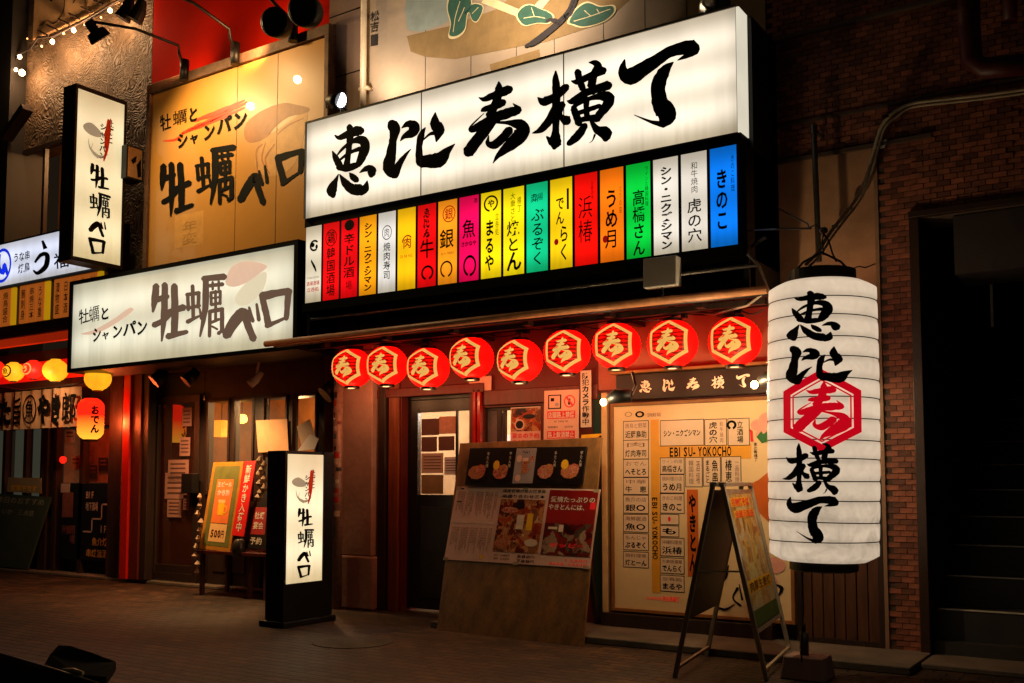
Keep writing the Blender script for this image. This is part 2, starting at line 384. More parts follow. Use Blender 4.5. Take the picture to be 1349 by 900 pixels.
define('蠣', [[(742, 325, 14), (745, 385, 14)], [(738, 325, 14), (788, 318, 16)], [(786, 318, 15), (784, 375, 14)], [(744, 378, 14), (790, 368, 14)],
    [(762, 290, 15), (765, 420, 14)], [(742, 432, 18), (798, 405, 8)], [(790, 380, 8), (798, 420, 14)],
    [(805, 262, 22), (888, 254, 26)], [(815, 262, 24), (812, 380, 24), (792, 490, 8)], [(828, 290, 14), (882, 284, 16)], [(842, 275, 10), (842, 305, 10)], [(866, 272, 10), (866, 305, 10)],
    [(836, 315, 12), (836, 365, 12)], [(834, 318, 12), (874, 312, 12)], [(872, 312, 12), (872, 362, 12)], [(836, 340, 9), (874, 334, 9)], [(836, 365, 12), (874, 358, 12)], [(854, 310, 11), (854, 430, 12)],
    [(830, 392, 15), (882, 382, 17)], [(832, 392, 15), (830, 490, 13)], [(880, 382, 17), (880, 470, 17)], [(866, 478, 16), (882, 465, 10)], [(838, 435, 12), (868, 422, 12)], [(840, 450, 9), (862, 462, 9)]], 0, 280, 2.998, L_Y)
define('ベ', [[(895, 485, 36), (925, 435, 42), (955, 400, 42), (968, 402, 36), (982, 450, 28), (1002, 500, 28)], [(985, 375, 10), (1000, 430, 15)], [(1015, 362, 10), (1024, 425, 16)]], 0, 280, 2.998, L_Y)
define('ロ', [[(1035, 325, 24), (1048, 380, 26), (1062, 445, 26)], [(1040, 330, 34), (1100, 318, 28), (1145, 312, 28)], [(1140, 315, 26), (1132, 420, 20)], [(1055, 448, 22), (1100, 430, 14), (1138, 412, 12)]], 0, 280, 2.998, L_Y)
def place(mb, ch, m, Y, dx=0):
    x0, x1, z0, z1 = BOX[ch]; brush(mb, SR(x0, z0, x1, z1, Y), ch, 0, 0, 1, 1, m, .004)

# ================================================================ GROUND
asphalt = mat('worn_paving', (.062, .033, .015), .62, amt=.5, sc=1.3, bump=1.0, bsc=22)
nt = asphalt.node_tree; N = nt.nodes; L = nt.links; B_ = N['Principled BSDF']     # small worn pavers, too fine to pick apart, with stains
tc = N.new('ShaderNodeTexCoord'); br_ = N.new('ShaderNodeTexBrick'); br_.inputs['Scale'].default_value = 1; br_.inputs['Brick Width'].default_value = .2; br_.inputs['Row Height'].default_value = .1
br_.inputs['Mortar Size'].default_value = .009; br_.inputs['Mortar Smooth'].default_value = .6; br_.inputs['Color1'].default_value = (1.5, 1.35, 1.2, 1); br_.inputs['Color2'].default_value = (.38, .38, .38, 1); br_.inputs['Mortar'].default_value = (.22, .2, .18, 1)
L.new(tc.outputs['Object'], br_.inputs['Vector']); mx = N.new('ShaderNodeMixRGB'); mx.blend_type = 'MULTIPLY'; mx.inputs[0].default_value = .95
src = B_.inputs['Base Color'].links[0].from_socket; L.new(src, mx.inputs[1]); L.new(br_.outputs['Color'], mx.inputs[2])
ns = N.new('ShaderNodeTexNoise'); ns.inputs['Scale'].default_value = .9; ns.inputs['Detail'].default_value = 9; ns.inputs['Roughness'].default_value = .75; L.new(tc.outputs['Object'], ns.inputs['Vector'])
rs_ = N.new('ShaderNodeValToRGB'); rs_.color_ramp.elements[0].position = .38; rs_.color_ramp.elements[0].color = (.15, .14, .13, 1); rs_.color_ramp.elements[1].position = .6; L.new(ns.outputs['Fac'], rs_.inputs[0])
m7 = N.new('ShaderNodeMixRGB'); m7.blend_type = 'MULTIPLY'; m7.inputs[0].default_value = .8; L.new(mx.outputs[0], m7.inputs[1]); L.new(rs_.outputs[0], m7.inputs[2]); L.new(m7.outputs[0], B_.inputs['Base Color'])
rr_ = N.new('ShaderNodeMapRange'); rr_.inputs['To Min'].default_value = .38; rr_.inputs['To Max'].default_value = .8; L.new(ns.outputs['Fac'], rr_.inputs[0]); L.new(rr_.outputs[0], B_.inputs['Roughness'])
bb_ = N.new('ShaderNodeBump'); bb_.inputs['Strength'].default_value = 1; bb_.inputs['Distance'].default_value = .010; bb_.invert = True; L.new(br_.outputs['Fac'], bb_.inputs['Height']); L.new(B_.inputs['Normal'].links[0].from_socket, bb_.inputs['Normal']); L.new(bb_.outputs[0], B_.inputs['Normal'])
g = MB(); g.face([(-60, -40, 0), (40, -40, 0), (40, 30, 0), (-60, 30, 0)], asphalt)
g.build('street', kind='structure')
conc = mat('stained_concrete', (.12, .095, .07), .8, amt=.4, sc=3, bump=.4, bsc=25)
s = MB(); s.box(-5.6, -1.5, -.72, .3, 0, .055, conc); s.box(-1.495, 1.5, -.42, .2, 0, .04, conc)
s.build('kerb_step', kind='structure', bevel=.008)
s = MB(); s.box(-16, -7.7, .35, 2.4, 0, .04, conc); s.build('shop_threshold', kind='structure', bevel=.008)
def inpic(x, y, z, m=30):
    d = Vector((x, y, z)) - CAM; zc = d.dot(VIEW)
    if zc <= .3: return None
    px = CX + F_PX * d.dot(RIGHT) / zc; py = CY + SHIFT - F_PX * d.dot(UP) / zc
    return (px, py, zc) if -m < px < 1349 + m and -m < py < 900 + m else None
# manhole cover
m = thing('manhole_cover', 'round iron manhole cover in the dark paving by the doorway', 'manhole cover', PG(465, 846))
iron = mat('worn_iron', (.05, .038, .026), .75, .0, amt=.4)
b = MB(); b.lathe([(.33, .0), (.33, .006), (.31, .006)], iron, n=40); b.build('rim', m, local=True)
b = MB(); b.lathe([(.29, .0), (.29, .003)], iron, n=40)
for i in range(-5, 6):
    for j in range(-5, 6):
        if i * i + j * j < 26: b.box(i * .05 - .014, i * .05 + .014, j * .05 - .014, j * .05 + .014, .003, .007, iron)
b.build('lid', m, local=True)

# ================================================================ MAIN BUILDING
X0 = lambda px, Y=0: xof(px, 600, Y)
plaster = mat('beige_painted_wall', '#a88e72', .8, amt=.16, sc=1.8, bump=.25, bsc=14)
plaster2 = mat('brown_grey_wall', '#806252', .8, amt=.2, sc=1.5, bump=.25, bsc=14)
XL, XR = -7.6, -2.66
wl = thing('shop_building', 'beige upper wall of the alley entrance building with a painted pine mural', 'building', (XL, 0, 0))
b = MB(); b.box(-7.12, XR, 0, .6, 2.76, 9, plaster); b.build('wall', wl)
b = MB(); b.box(XL, -7.12, -.03, .6, 0, 9, plaster2); b.build('corner_pier', wl, label='brown grey pier left of the mural')
b = MB()
for z in (5.05, 5.75, 6.45, 7.1): b.box(XL + .002, -7.122, -.034, -.028, z, z + .012, ink)
b.build('joint', wl)
# vertical light pipe in front of the wall
pipe_m = mat('cream_pipe', '#cdb08a', .45, amt=.15)
x = xof(478, 80, -.1)
b = MB(); b.tube([(x, -.09, 4.9), (x, -.09, 9)], .035, pipe_m, 14)
for z in (5.5, 6.6): b.box(x - .06, x + .06, -.1, -.001, z, z + .03, pipe_m)
tag(b.build('drain_pipe', smooth=True), 'cream vertical drain pipe on the wall left of the mural', 'pipe')
# mural: painted shapes flat on the wall (a bottle-shaped figure, leaves and a branch)
M_tan = mat('mural_tan', '#8a6a3c', .8, amt=.2, sc=5); M_blue = mat('mural_grey_blue', '#8f9486', .8, amt=.15, sc=5)
M_green = mat('mural_green', '#2f5440', .8, amt=.25, sc=9); M_pale = mat('mural_pale_line', '#d9c08c', .8, amt=.1)
M_dark = mat('mural_dark_brown', '#281d1a', .8, amt=.2)
mu = thing('mural', 'painted mural of a bottle, green leaves and a dark branch above the big white sign', 'mural', (-5.5, 0, 5.5))
def ppoly(mb, pts, m, Y): mb.face([P(x, y, Y) for x, y in reversed(pts)], m)
def C2(pts, n=6, closed=True):
    out = []; k = len(pts)
    for i in range(k if closed else k - 1):
        a, b_, c, d = [pts[j % k] if closed else pts[max(0, min(j, k - 1))] for j in (i - 1, i, i + 1, i + 2)]
        for t in range(n): out.append(cr(a, b_, c, d, t / n))
    if not closed: out.append(pts[-1])
    return out
b = MB()
ppoly(b, [(536, 48), (590, 35), (660, 10), (700, -45), (800, -60), (830, 0), (795, 30), (720, 55), (690, 60), (640, 70), (600, 78), (560, 75), (541, 68)], M_tan, -.003)
ppoly(b, [(645, 85), (710, 65), (712, 76), (647, 95)], M_tan, -.003)
b.build('painted_bottle', mu)
b = MB(); ppoly(b, [(537, 40), (533, 15), (540, -30), (600, -45), (598, 20), (585, 32), (555, 42)], M_blue, -.006); b.build('painted_cup', mu)
b = MB()
for q in [[(640, -6), (700, 19), (694, 27), (634, 4)], [(690, 22), (720, -10), (730, -8), (700, 30)]]: ppoly(b, q, M_pale, -.008)
b.build('painted_band', mu)
def leaf(pts, veins):
    b = MB(); cx = sum(p[0] for p in pts) / len(pts); cy = sum(p[1] for p in pts) / len(pts)
    o = C2(pts); ppoly(b, [(cx + (x - cx) * 1.10, cy + (y - cy) * 1.12) for x, y in o], M_pale, -.010)
    ppoly(b, o, M_green, -.012)
    for v in veins:
        for q in ribbon([(x * 10, y * 10, 9) for x, y in v], .1): ppoly(b, [(x / 10, y / 10) for x, y in q], M_pale, -.014)
    b.build('painted_leaf', mu)
leaf([(590, 8), (600, -20), (618, -10), (620, 8), (615, 20), (612, 38), (602, 47), (592, 46), (594, 30)], [[(606, 2), (600, 22), (597, 42)], [(612, 10), (604, 28)]])
leaf([(612, 18), (622, 6), (635, 8), (634, 18), (628, 28), (622, 26), (618, 16)], [[(630, 10), (622, 18)]])
leaf([(682, 18), (690, 9), (700, 7), (712, 12), (722, 16), (728, 22), (722, 30), (708, 30), (692, 33), (684, 26)], [[(700, 10), (704, 22)], [(690, 24), (704, 22), (718, 24)]])
leaf([(750, 28), (760, 12), (774, 4), (790, 9), (806, 8), (808, 16), (798, 26), (784, 32), (768, 35), (756, 32)], [[(756, 28), (776, 22), (804, 12)], [(770, 14), (778, 21)], [(786, 12), (790, 18)]])
b = MB()
for st in ([(692, 61, 3), (706, 54, 8), (724, 40, 8), (742, 24, 7), (752, 8, 5), (758, -14, 5)], [(742, 24, 6), (752, 16, 5), (762, -8, 3)], [(738, 30, 7), (726, 26, 5), (720, 28, 3)]):
    for q in ribbon([(x * 10, y * 10, w_ * 10) for x, y, w_ in st], .1): ppoly(b, [(x / 10, y / 10) for x, y in q], M_dark, -.016)
b.build('painted_branch', mu)
S = SY(-.004, (488, 14), (500, 11), (499, 62), (487, 64)); b = MB(); tv(b, S, '松吉', 0, .05, 1, .6, M_dark); b.rect(S, .1, .66, .9, .95, M_dark); b.build('seal', mu)
b = MB()
for px in (560, 620, 680, 730, 795, 850, 905):
    x = xof(px, 100, 0); b.box(x, x + .006, -.0015, .02, 4.9, 7.5, M_dark)
b.build('board_joint', mu)

# ---------------------------------------------------------------- big illuminated sign
SX0, SX1 = -7.15, -2.62; SZ0, SZ1 = 3.95, 4.925; PZ0, PZ1 = 3.085, 3.86
white_lit = tube_lit('white_acrylic_lit', '#fff1dc', 1.16, SZ0, SZ1, [.22, .5, .78], .52, x0=SX0, x1=SX1)
sg = thing('sign_box', 'long white illuminated sign with big black brush lettering above the entrance', 'sign', (SX0, SIGN_Y, 3.95))
thr = [SX0, xof(555, 200, SIGN_Y), xof(743, 150, SIGN_Y), SX1]
for i in range(3):
    b = MB(); b.lit(thr[i] + .004, thr[i + 1] - .004, SIGN_Y, SIGN_Y + .03, SZ0, SZ1, white_lit, black_metal); b.build('white_panel', sg)
alu = mat('aluminium_trim', '#8a857c', .4, .8, amt=.15)
b = MB(); b.box(thr[0] - .015, thr[3] + .0, SIGN_Y - .012, SIGN_Y + .05, SZ1, SZ1 + .02, alu); b.box(thr[0] - .015, thr[0], SIGN_Y - .012, SIGN_Y + .05, SZ0, SZ1, alu)
for t in thr[1:3]: b.box(t - .004, t + .004, SIGN_Y - .006, SIGN_Y + .02, SZ0, SZ1, rust_metal)
b.build('trim', sg)
b = MB(); b.box(SX1, SX1 + .024, SIGN_Y, -.62, SZ0 + .0, SZ1, mat('side_acrylic_lit', '#d8d0c0', .4, em='#f6ecd4', es=.78, eamt=.1, bump=0)); b.build('side_panel', sg)
for ch in '恵比寿横丁':
    b = MB(); place(b, ch, ink, SIGN_Y); b.build('lettering', sg)
b = MB()
b.box(SX0 - .02, SX1 - .002, SIGN_Y + .04, -.02, 3.87, SZ1 - .01, black_metal)
b.box(SX0 - .02, SX1 + .02, SIGN_Y + .01, -.02, SZ0 - .088, SZ0 - .003, black_metal)
b.box(SX1 + .024, SX1 + .05, -.60, -.02, 2.8, SZ1 + .0, black_metal)
b.build('housing', sg)

# ---------------------------------------------------------------- row of coloured panels
pr = thing('panel_sign', 'row of nineteen coloured illuminated shop name panels under the big white sign', 'sign', (SX0, SIGN_Y, PZ0))
b = MB(); b.box(SX0 - .02, SX1 + .05, SIGN_Y + .03, -.02, 3.0, 3.86, black_metal)
b.box(SX0 - .02, SX1 + .02, SIGN_Y - .01, SIGN_Y + .04, 3.0, PZ0, black_metal)
b.build('housing', pr)
cols = ['#e8dcc4', '#f00c10', '#e80812', '#ffa512', '#f4f0ec', '#ffc410', '#f00a10', '#ff9a1c', '#f4085a', '#ffe010', '#ffe814',
        '#10c88a', '#ffd412', '#fc1008', '#ff7a10', '#08c83c', '#f0e8dc', '#ece4d8', '#0a78f4']
cname = ['off-white', 'red', 'crimson', 'orange', 'white', 'golden yellow', 'scarlet', 'amber', 'magenta', 'lemon yellow', 'yellow', 'teal green', 'sunflower yellow',
         'bright red', 'deep orange', 'green', 'white', 'cream white', 'blue']
pw = (SX1 - SX0) / 19
for i, c in enumerate(cols):
    pm = tube_lit('lit_panel_%s_%d' % (cname[i].replace(' ', '_'), i), c, .95 if i in (0, 4, 16, 17) else 1.15, PZ0, PZ1, [.25, .72], .60, col=c)
    xa = SX0 + i * pw + .013; xb = SX0 + (i + 1) * pw - .013
    b = MB(); b.lit(xa, xb, SIGN_Y, SIGN_Y + .02, PZ0 + .004, PZ1 - .004, pm, black_metal)
    po = b.build('colour_panel', pr, label='%s panel, %s in the row' % (cname[i], ['leftmost', 'second from the left', 'third from the left', 'fourth from the left', 'fifth from the left', 'sixth from the left', 'seventh from the left', 'eighth from the left', 'ninth from the left', 'middle one', 'eleventh from the left', 'twelfth from the left', 'seventh from the right', 'sixth from the right', 'fifth from the right', 'fourth from the right', 'third from the right', 'second from the right', 'rightmost'][i]))
    S = SR(xa, PZ0, xb, PZ1, SIGN_Y); b = MB()
    if i == 0:
        b.ring(S, .55, .26, .30, .075, .35, ink, a0=.1, a1=.85); b.ell(S, .45, .25, .12, .03, ink); b.ell(S, .7, .28, .08, .03, ink)
        for q in ribbon([(35, 45, 4), (60, 55, 6), (70, 60, 3)]): b.poly(S, [(x / 100, y / 100) for x, y in q], ink)
        th(b, S, 'YOKOCHO', .1, .66, .9, .69, ink, .0); th(b, S, '酒場酒場', .08, .72, .92, .78, ink_red, .03); th(b, S, '立呑処', .1, .80, .9, .86, ink_red, .03)
    if i == 1: b.ring(S, .5, .2, .36, .11, .12, ink_dred); tv(b, S, '鶏', .25, .11, .75, .28, ink_dred, .03); tv(b, S, '韓国酒場', .22, .32, .78, .95, ink_dred, .03)
    if i == 2: b.ell(S, .5, .08, .3, .07, ink_dred); tv(b, S, '辛ドル酒', .15, .18, .85, .75, ink_dred, .02); tv(b, S, '場', .3, .78, .7, .9, ink_dred, .0)
    if i in (3, 16): tv(b, S, 'シン・ニクズシマン', .28, .09, .76, .95, ink, .04)
    if i == 4: b.ring(S, .5, .26, .28, .09, .12, ink); tv(b, S, '肉', .34, .2, .66, .32, ink, .0); tv(b, S, '焼肉寿司', .3, .38, .72, .84, ink, .01)
    if i == 5: b.ring(S, .55, .42, .30, .085, .18, ink_red, a0=.1, a1=.5); tv(b, S, '肉', .3, .36, .8, .5, ink_red, .03); th(b, S, 'DINING', .15, .57, .85, .61, ink_red, 0)
    if i == 6: tv(b, S, '恵比寿', .32, .05, .68, .42, ink_dred, -1); tv(b, S, '牛', .12, .42, .92, .66, ink, .04); b.ring(S, .55, .83, .34, .09, .3, ink, a0=-.2, a1=.7)
    if i == 7: b.ring(S, .58, .17, .34, .10, .12, ink_red, wob=.1); tv(b, S, '銀', .36, .1, .8, .24, ink_red, .01); tv(b, S, '銀', .08, .34, .85, .58, ink, .03); th(b, S, 'GIN MARU', .15, .62, .85, .65, ink, 0); b.ring(S, .45, .82, .33, .10, .22, ink, a0=-.2, a1=.7)
    if i == 8: tv(b, S, '魚', .15, .27, .85, .5, ink, .045); th(b, S, 'さかなや', .1, .53, .9, .59, ink, .03); b.ring(S, .55, .82, .34, .125, .26, ink, a0=-.25, a1=.7); tv(b, S, '酒', .75, .04, .95, .1, ink_dred)
    if i == 9: b.ring(S, .5, .14, .36, .095, .22, ink, a0=-.2, a1=.72); tv(b, S, 'や', .34, .09, .7, .19, ink, .03); tv(b, S, 'まるや', .2, .32, .68, .92, ink, .03); tv(b, S, '立呑処', .72, .26, .9, .52, ink, 0)
    if i == 10: tv(b, S, '大衆さと', .34, .06, .6, .4, ink, .0); tv(b, S, '焼と', .16, .38, .8, .74, ink, .02); tv(b, S, 'ん', .14, .72, .9, .96, ink, .03); tv(b, S, '横丁', .68, .12, .88, .3, ink, 0)
    if i == 11: tv(b, S, '九州', .2, .12, .6, .22, ink, 0); th(b, S, '酒場', .2, .12, .8, .21, ink, 0); tv(b, S, 'ぶるぞく', .22, .28, .85, .93, ink, .01)
    if i == 12: b.rect(S, .76, .13, .86, .36, ink_dred); tv(b, S, 'でん', .25, .2, .65, .52, ink, .02); tv(b, S, 'らく', .4, .52, .85, .92, ink, .02); b.ell(S, .28, .70, .1, .035, ink_red)
    if i == 13: tv(b, S, '浜椿', .14, .24, .8, .76, ink_dred, .0); tv(b, S, '大衆酒場', .72, .1, .84, .3, ink_dred, 0)
    if i == 14: tv(b, S, 'うめ月', .2, .22, .78, .86, ink, .025); b.ell(S, .22, .75, .12, .04, ink_red); tv(b, S, 'とりの店', .82, .2, .94, .5, ink_dred, 0)
    if i == 15: tv(b, S, '高橋さん', .25, .28, .78, .98, ink, .02); tv(b, S, 'ワインと韓国料理', .78, .05, .93, .47, ink, 0)
    if i == 17: tv(b, S, '和牛焼肉', .38, .1, .66, .42, ink, 0); tv(b, S, '虎の穴', .22, .47, .8, .92, ink, .015)
    if i == 18: tv(b, S, 'きのこ', .2, .22, .68, .84, ink, .03); tv(b, S, 'きのこ料理', .78, .1, .93, .47, ink, 0)
    b.build('lettering', po)
# speakers / junction box in front of the panel row
q = SY(-.9, (847, 341), (891, 336), (891, 375), (847, 380))
b = MB(); b.slab(q, .1, white_plastic); o = b.build('junction_box', bevel=.008); tag(o, 'pale grey square junction box in front of the coloured panels', 'junction box')
b = MB(); b.tube([P(872, 378, -.86), P(874, 388, -.86), P(868, 393, -.84), P(850, 394, -.8)], .006, cable_mat, 6); b.build('cable', o)

# ---------------------------------------------------------------- awning under the sign
aw = thing('awning', 'dark metal awning frame under the sign with a rusty front rail', 'awning', (SX0, 0, 2.72))
b = MB(); b.box(-7.62, -2.35, -.76, -.70, 2.69, 2.74, black_metal); b.tube([(-7.66, -.83, 2.715), (-5, -.835, 2.722), (-2.4, -.83, 2.715)], .032, mat('bamboo_rail', '#c08458', .45, amt=.3, sc=9), 12); b.build('front_rail', aw, smooth=True)
b = MB(); b.box(-7.5, -2.45, -.695, -.02, 2.745, 2.76, black_metal); b.build('roof_sheet', aw)
b = MB(); b.tube([(-7.1, -.74, 2.93), (-2.5, -.74, 2.93)], .018, grey_metal, 8); b.build('pipe_rail', aw, smooth=True)
for px in (408, 502, 614, 735, 860, 985):
    x = xof(px, 400, -.72); b = MB(); b.box(x - .02, x + .02, -.735, -.70, 2.742, 3.0, black_metal); b.build('post', aw)
b = MB()
for x in (-7.0, -6.2, -5.4, -4.6, -3.8, -3.0): b.box(x - .03, x + .03, -.69, -.03, 2.66, 2.743, dark_wood)
b.box(-7.3, -2.5, -.60, -.54, 2.655, 2.70, dark_wood); b.build('rafter', aw)
b = MB()
for a_, c_ in (((935, 406), (1018, 368)), ((900, 418), (985, 408))):
    pass
b.tube([P(900, 410, -.5), P(940, 414, -.5), P(985, 402, -.6), P(1012, 382, -.8), P(1000, 350, -.82), P(985, 335, -.82)], .012, mat('grey_cable', '#8a7a6a', .5), 8)
tag(b.build('loose_cable', smooth=True), 'loose grey cable curling under the right end of the awning', 'cable')

wr = thing('lantern_wiring', 'thin sagging black wire with clips strung above the row of round red lanterns', 'wire', (-5, -.5, 2.65))
wx = [-7.2, -6.74, -6.3, -5.85, -5.2, -4.7, -4.2, -3.7, -3.2, -2.75, -2.5]; b = MB(); pts = []
for i in range(len(wx) - 1):
    for k in range(6): f = k / 6; pts.append((wx[i] + (wx[i + 1] - wx[i]) * f, -.5 + .02 * sin(i * 3 + f * 3), 2.66 - .16 * f * (1 - f) * (1 + .5 * sin(i * 2.3))))
b.tube(pts, .006, cable_mat, 6); b.build('wire', wr)
for i, x in enumerate(wx[1:-1]): b = MB(); b.box(x - .02, x + .02, -.53, -.48, 2.62, 2.68, black_metal); b.build('clip', wr)
# ---------------------------------------------------------------- lower shop front
red_plaster = mat('dark_red_painted_wall', '#5c1a12', .55, amt=.25, sc=3, bump=.2, bsc=20)
lantern_lit_plaster = mat('lantern_lit_wall', '#a85a44', .7, amt=.2, sc=3, bump=.2, bsc=20)  # second plaster has the lanterns' orange pink light put into its colour
con_pillar = mat('concrete_pillar', '#a8887a', .85, amt=.3, sc=2.5, bump=.4, bsc=18)
xa, xb = X0(457), X0(500)
pl = thing('concrete_pillar', 'worn concrete pillar between the oyster bar and the doorway', 'pillar', ((xa + xb) / 2, 0, 0))
b = MB(); b.box(xa, xb, -.12, .4, .55, 2.74, con_pillar); b.build('shaft', pl, bevel=.01)
b = MB(); b.box(xa + .02, xb + .03, -.14, .4, 0, .545, con_pillar); b.build('base', pl, bevel=.02)
x = X0(450, -.15)
pp = thing('pipe', 'upright pipe covered in stickers beside the concrete pillar', 'pipe', (x, -.17, 0))
b = MB(); b.tube([(x, -.2, 0), (x, -.2, 2.72)], .052, mat('old_pipe_paint', '#94786a', .5, .2, amt=.4, sc=20), 16); b.build('tube', pp, smooth=True)
rnd = random.Random(5); stc = ['#b8a890', '#a02018', '#20242c', '#8a8070', '#3c5a68', '#c0b8a8', '#701410', '#1a1a1a']
for k in range(24):
    z = .95 + k * .068 + rnd.uniform(-.01, .01); h = rnd.uniform(.03, .065); a = rnd.uniform(-.6, .9); wd = rnd.uniform(.35, .6)
    m_ = mat('sticker_' + stc[k % 8][1:], stc[k % 8], .5, amt=.3, sc=40, bump=0); b = MB()
    if k == 2: h = .15; m_ = mat('sticker_a02018', '#a02018'); a = .3; wd = .6
    for j in range(6):
        a0 = a - wd + 2 * wd * j / 6; a1 = a - wd + 2 * wd * (j + 1) / 6
        b.face([(x + .0545 * sin(a0), -.2 - .0545 * cos(a0), z), (x + .0545 * sin(a1), -.2 - .0545 * cos(a1), z), (x + .0545 * sin(a1), -.2 - .0545 * cos(a1), z + h), (x + .0545 * sin(a0), -.2 - .0545 * cos(a0), z + h)], m_)
    b.build('sticker', pp)

DX0, DX1 = X0(537, .1), X0(626, .1); DZ = zof(545, 528, .1)
WX0, WX1 = X0(640, .05), X0(716, .05); WZ0, WZ1 = 1.35, zof(675, 536, .05)
fw = thing('shop_facade', 'dark red wooden shop front wall around the narrow doorway', 'wall', (X0(500), 0, 0))
b = MB()
b.box(X0(500), DX0, .0, .3, 0, 2.74, red_plaster)
b.box(DX0, XR, .0, .3, max(DZ, WZ1) + .08, 2.74, red_plaster)
b.box(DX1, WX0, .0, .3, 0, max(DZ, WZ1) + .08, red_plaster)
b.box(WX0, WX1, .0, .3, 0, WZ0, red_plaster)
b.box(WX1, XR, .0, .3, 0, max(DZ, WZ1) + .08, red_plaster)
b.box(WX0, WX1, .0, .3, WZ1, max(DZ, WZ1) + .08, red_plaster)
b.build('wall', fw)
b = MB(); b.box(X0(790), XR - .01, -.012, .002, 2.13, 2.74, lantern_lit_plaster); b.build('upper_band', fw, label='plaster behind the right lanterns, orange pink lantern light in its colour')
b = MB(); b.box(X0(503), X0(512), -.06, 0, 0, 2.7, dark_wood); b.box(X0(514), DX0 - .02, -.03, .0, 0, 2.7, mat('orange_brown_wood', '#7a3c1c', .5, amt=.4, sc=4, stretch=(6, 6, .6)))
b.build('door_casing', fw, bevel=.006)
b = MB()
for px in (628, 634): x = X0(px); b.box(x - .018, x + .018, -.05, 0, .1, DZ + .06, mat('glossy_red_post', '#a01810', .25, coat=.5))
b.build('red_post', fw, bevel=.005)
b = MB(); b.box(X0(500) , X0(640), -.05, -.002, DZ + .03, DZ + .12, red_wood); b.box(X0(640) + .002, X0(790), -.04, -.002, WZ1 + .02, WZ1 + .16, red_wood); b.build('lintel', fw, bevel=.006)
# door
dr = thing('entrance_door', 'black framed door with a papered window at the narrow doorway', 'door', (DX0, .1, 0))
frm = mat('black_door_paint', '#17120e', .35, amt=.3, bump=.1)
S = SR(DX0 + .005, .03, DX1 - .005, DZ, .1)
wx0, wx1 = X0(550, .1), X0(622, .1); wz0, wz1 = zof(585, 652, .1), zof(585, 542, .1)
b = MB(); b.box(DX0 + .005, wx0, .1, .16, .03, DZ, frm); b.box(wx1, DX1 - .005, .1, .16, .03, DZ, frm); b.box(wx0, wx1, .1, .16, .03, wz0, frm); b.box(wx0, wx1, .1, .16, wz1, DZ, frm); b.box(DX0, DX1, .098, .17, DZ + .001, max(DZ, WZ1) + .079, frm)
b.box(wx0 + .05, wx1 - .05, .092, .1, .15, wz0 - .12, mat('dark_green_door_board', '#1d1c12', .5, amt=.3)); b.build('door_leaf', dr, bevel=.005)
glass = mat('window_glass', '#8a8a88', .05, bump=0, amt=0, alpha=.10)
b = MB(); b.box(wx0, wx1, .125, .13, wz0, wz1, glass); b.build('glass', dr)
pap = mat('paper_notice', '#b09888', .7, amt=.1); pap_b = mat('brown_notice', '#5a3a30', .7, amt=.15); pap_w = mat('white_notice', '#c8c4c8', .7, amt=.05)
S = SR(wx0, wz0, wx1, wz1, .12)
for q, m_ in (((.05, .08, .38, .28), pap_b), ((.38, .06, .72, .27), mat('pinkish_notice', '#b88870', .7, amt=.2, sc=20)), ((.05, .30, .34, .48), pap_b), ((.37, .30, .66, .47), pap_b), ((.05, .50, .46, .74), pap), ((.05, .76, .46, .99), mat('tan_notice', '#8a7450', .7, amt=.2)), ((.48, .55, .71, .76), pap_w)):
    b = MB(); b.slab(S.sub(*q), .002, m_)
    if m_ in (pap, pap_w):
        for k in range(5): b.rect(S.sub(*q), .1, .15 + k * .15, .9, .2 + k * .15, pap_b)
    b.build('notice', dr)
b = MB(); b.box(wx0 + .72 * (wx1 - wx0), wx0 + .76 * (wx1 - wx0), .085, .1, wz0 - .0, wz1, frm); b.box(DX1 - .1, DX1 - .07, .05, .1, 1.0, 1.25, grey_metal); b.build('handle', dr)
# interior room behind
inw = mat('interior_beige', '#c8ac88', .8, amt=.2, sc=4)
b = MB()
b.box(DX0 - .3, WX1 + .5, 1.6, 1.65, 0, 2.5, inw); b.box(DX0 - .35, DX0 - .3, .3, 1.6, 0, 2.5, inw); b.box(WX1 + .5, WX1 + .55, .3, 1.6, 0, 2.5, inw); b.box(DX0 - .3, WX1 + .5, .3, 1.6, 2.5, 2.55, inw)
for k in range(6): b.box(DX0 - .1 + k * .35, DX0 + .12 + k * .35, 1.57, 1.598, 1.2 + .1 * (k % 2), 1.7 + .15 * (k % 3), [pap_b, pap_w, ink_red][k % 3])
b.box(DX0 + .2, WX1, 1.2, 1.5, .9, .95, dark_wood); b.build('shop_interior', kind='structure')
lamp_warm = mat('warm_tube_lamp', '#ffe0b0', .4, em='#ffd9a8', es=14, bump=0)
b = MB(); b.tube([(DX0 + .1, .9, 2.35), (WX1 + .1, .9, 2.35)], .02, lamp_warm, 8); tag(b.build('ceiling_lamp'), 'bright tube lamp seen through the doorway glass', 'lamp')
# right window
wn = thing('front_window', 'small window right of the doorway holding a food poster', 'window', (WX0, .05, WZ0))
b = MB(); Sw = SR(WX0, WZ0, WX1, WZ1, .04); b.frame(Sw, .03, .05, dark_wood)
b.box(X0(655, .04), X0(660, .04), .035, .07, WZ0 + .03, WZ1 - .03, dark_wood); b.box(X0(663, .04), X0(666, .04), .035, .07, WZ0 + .03, WZ1 - .03, dark_wood); b.build('frame', wn)
b = MB(); b.box(WX0 + .03, WX1 - .03, .055, .06, WZ0 + .03, WZ1 - .03, glass); b.build('glass', wn)
b = MB(); b.box(WX0 + .03, X0(660, .2), .2, .22, WZ0, WZ1, dark_wood); b.box(X0(664, .2), X0(674, .2), .1, .11, WZ0 + .03, WZ1 - .05, pap_w); b.build('blind', wn)

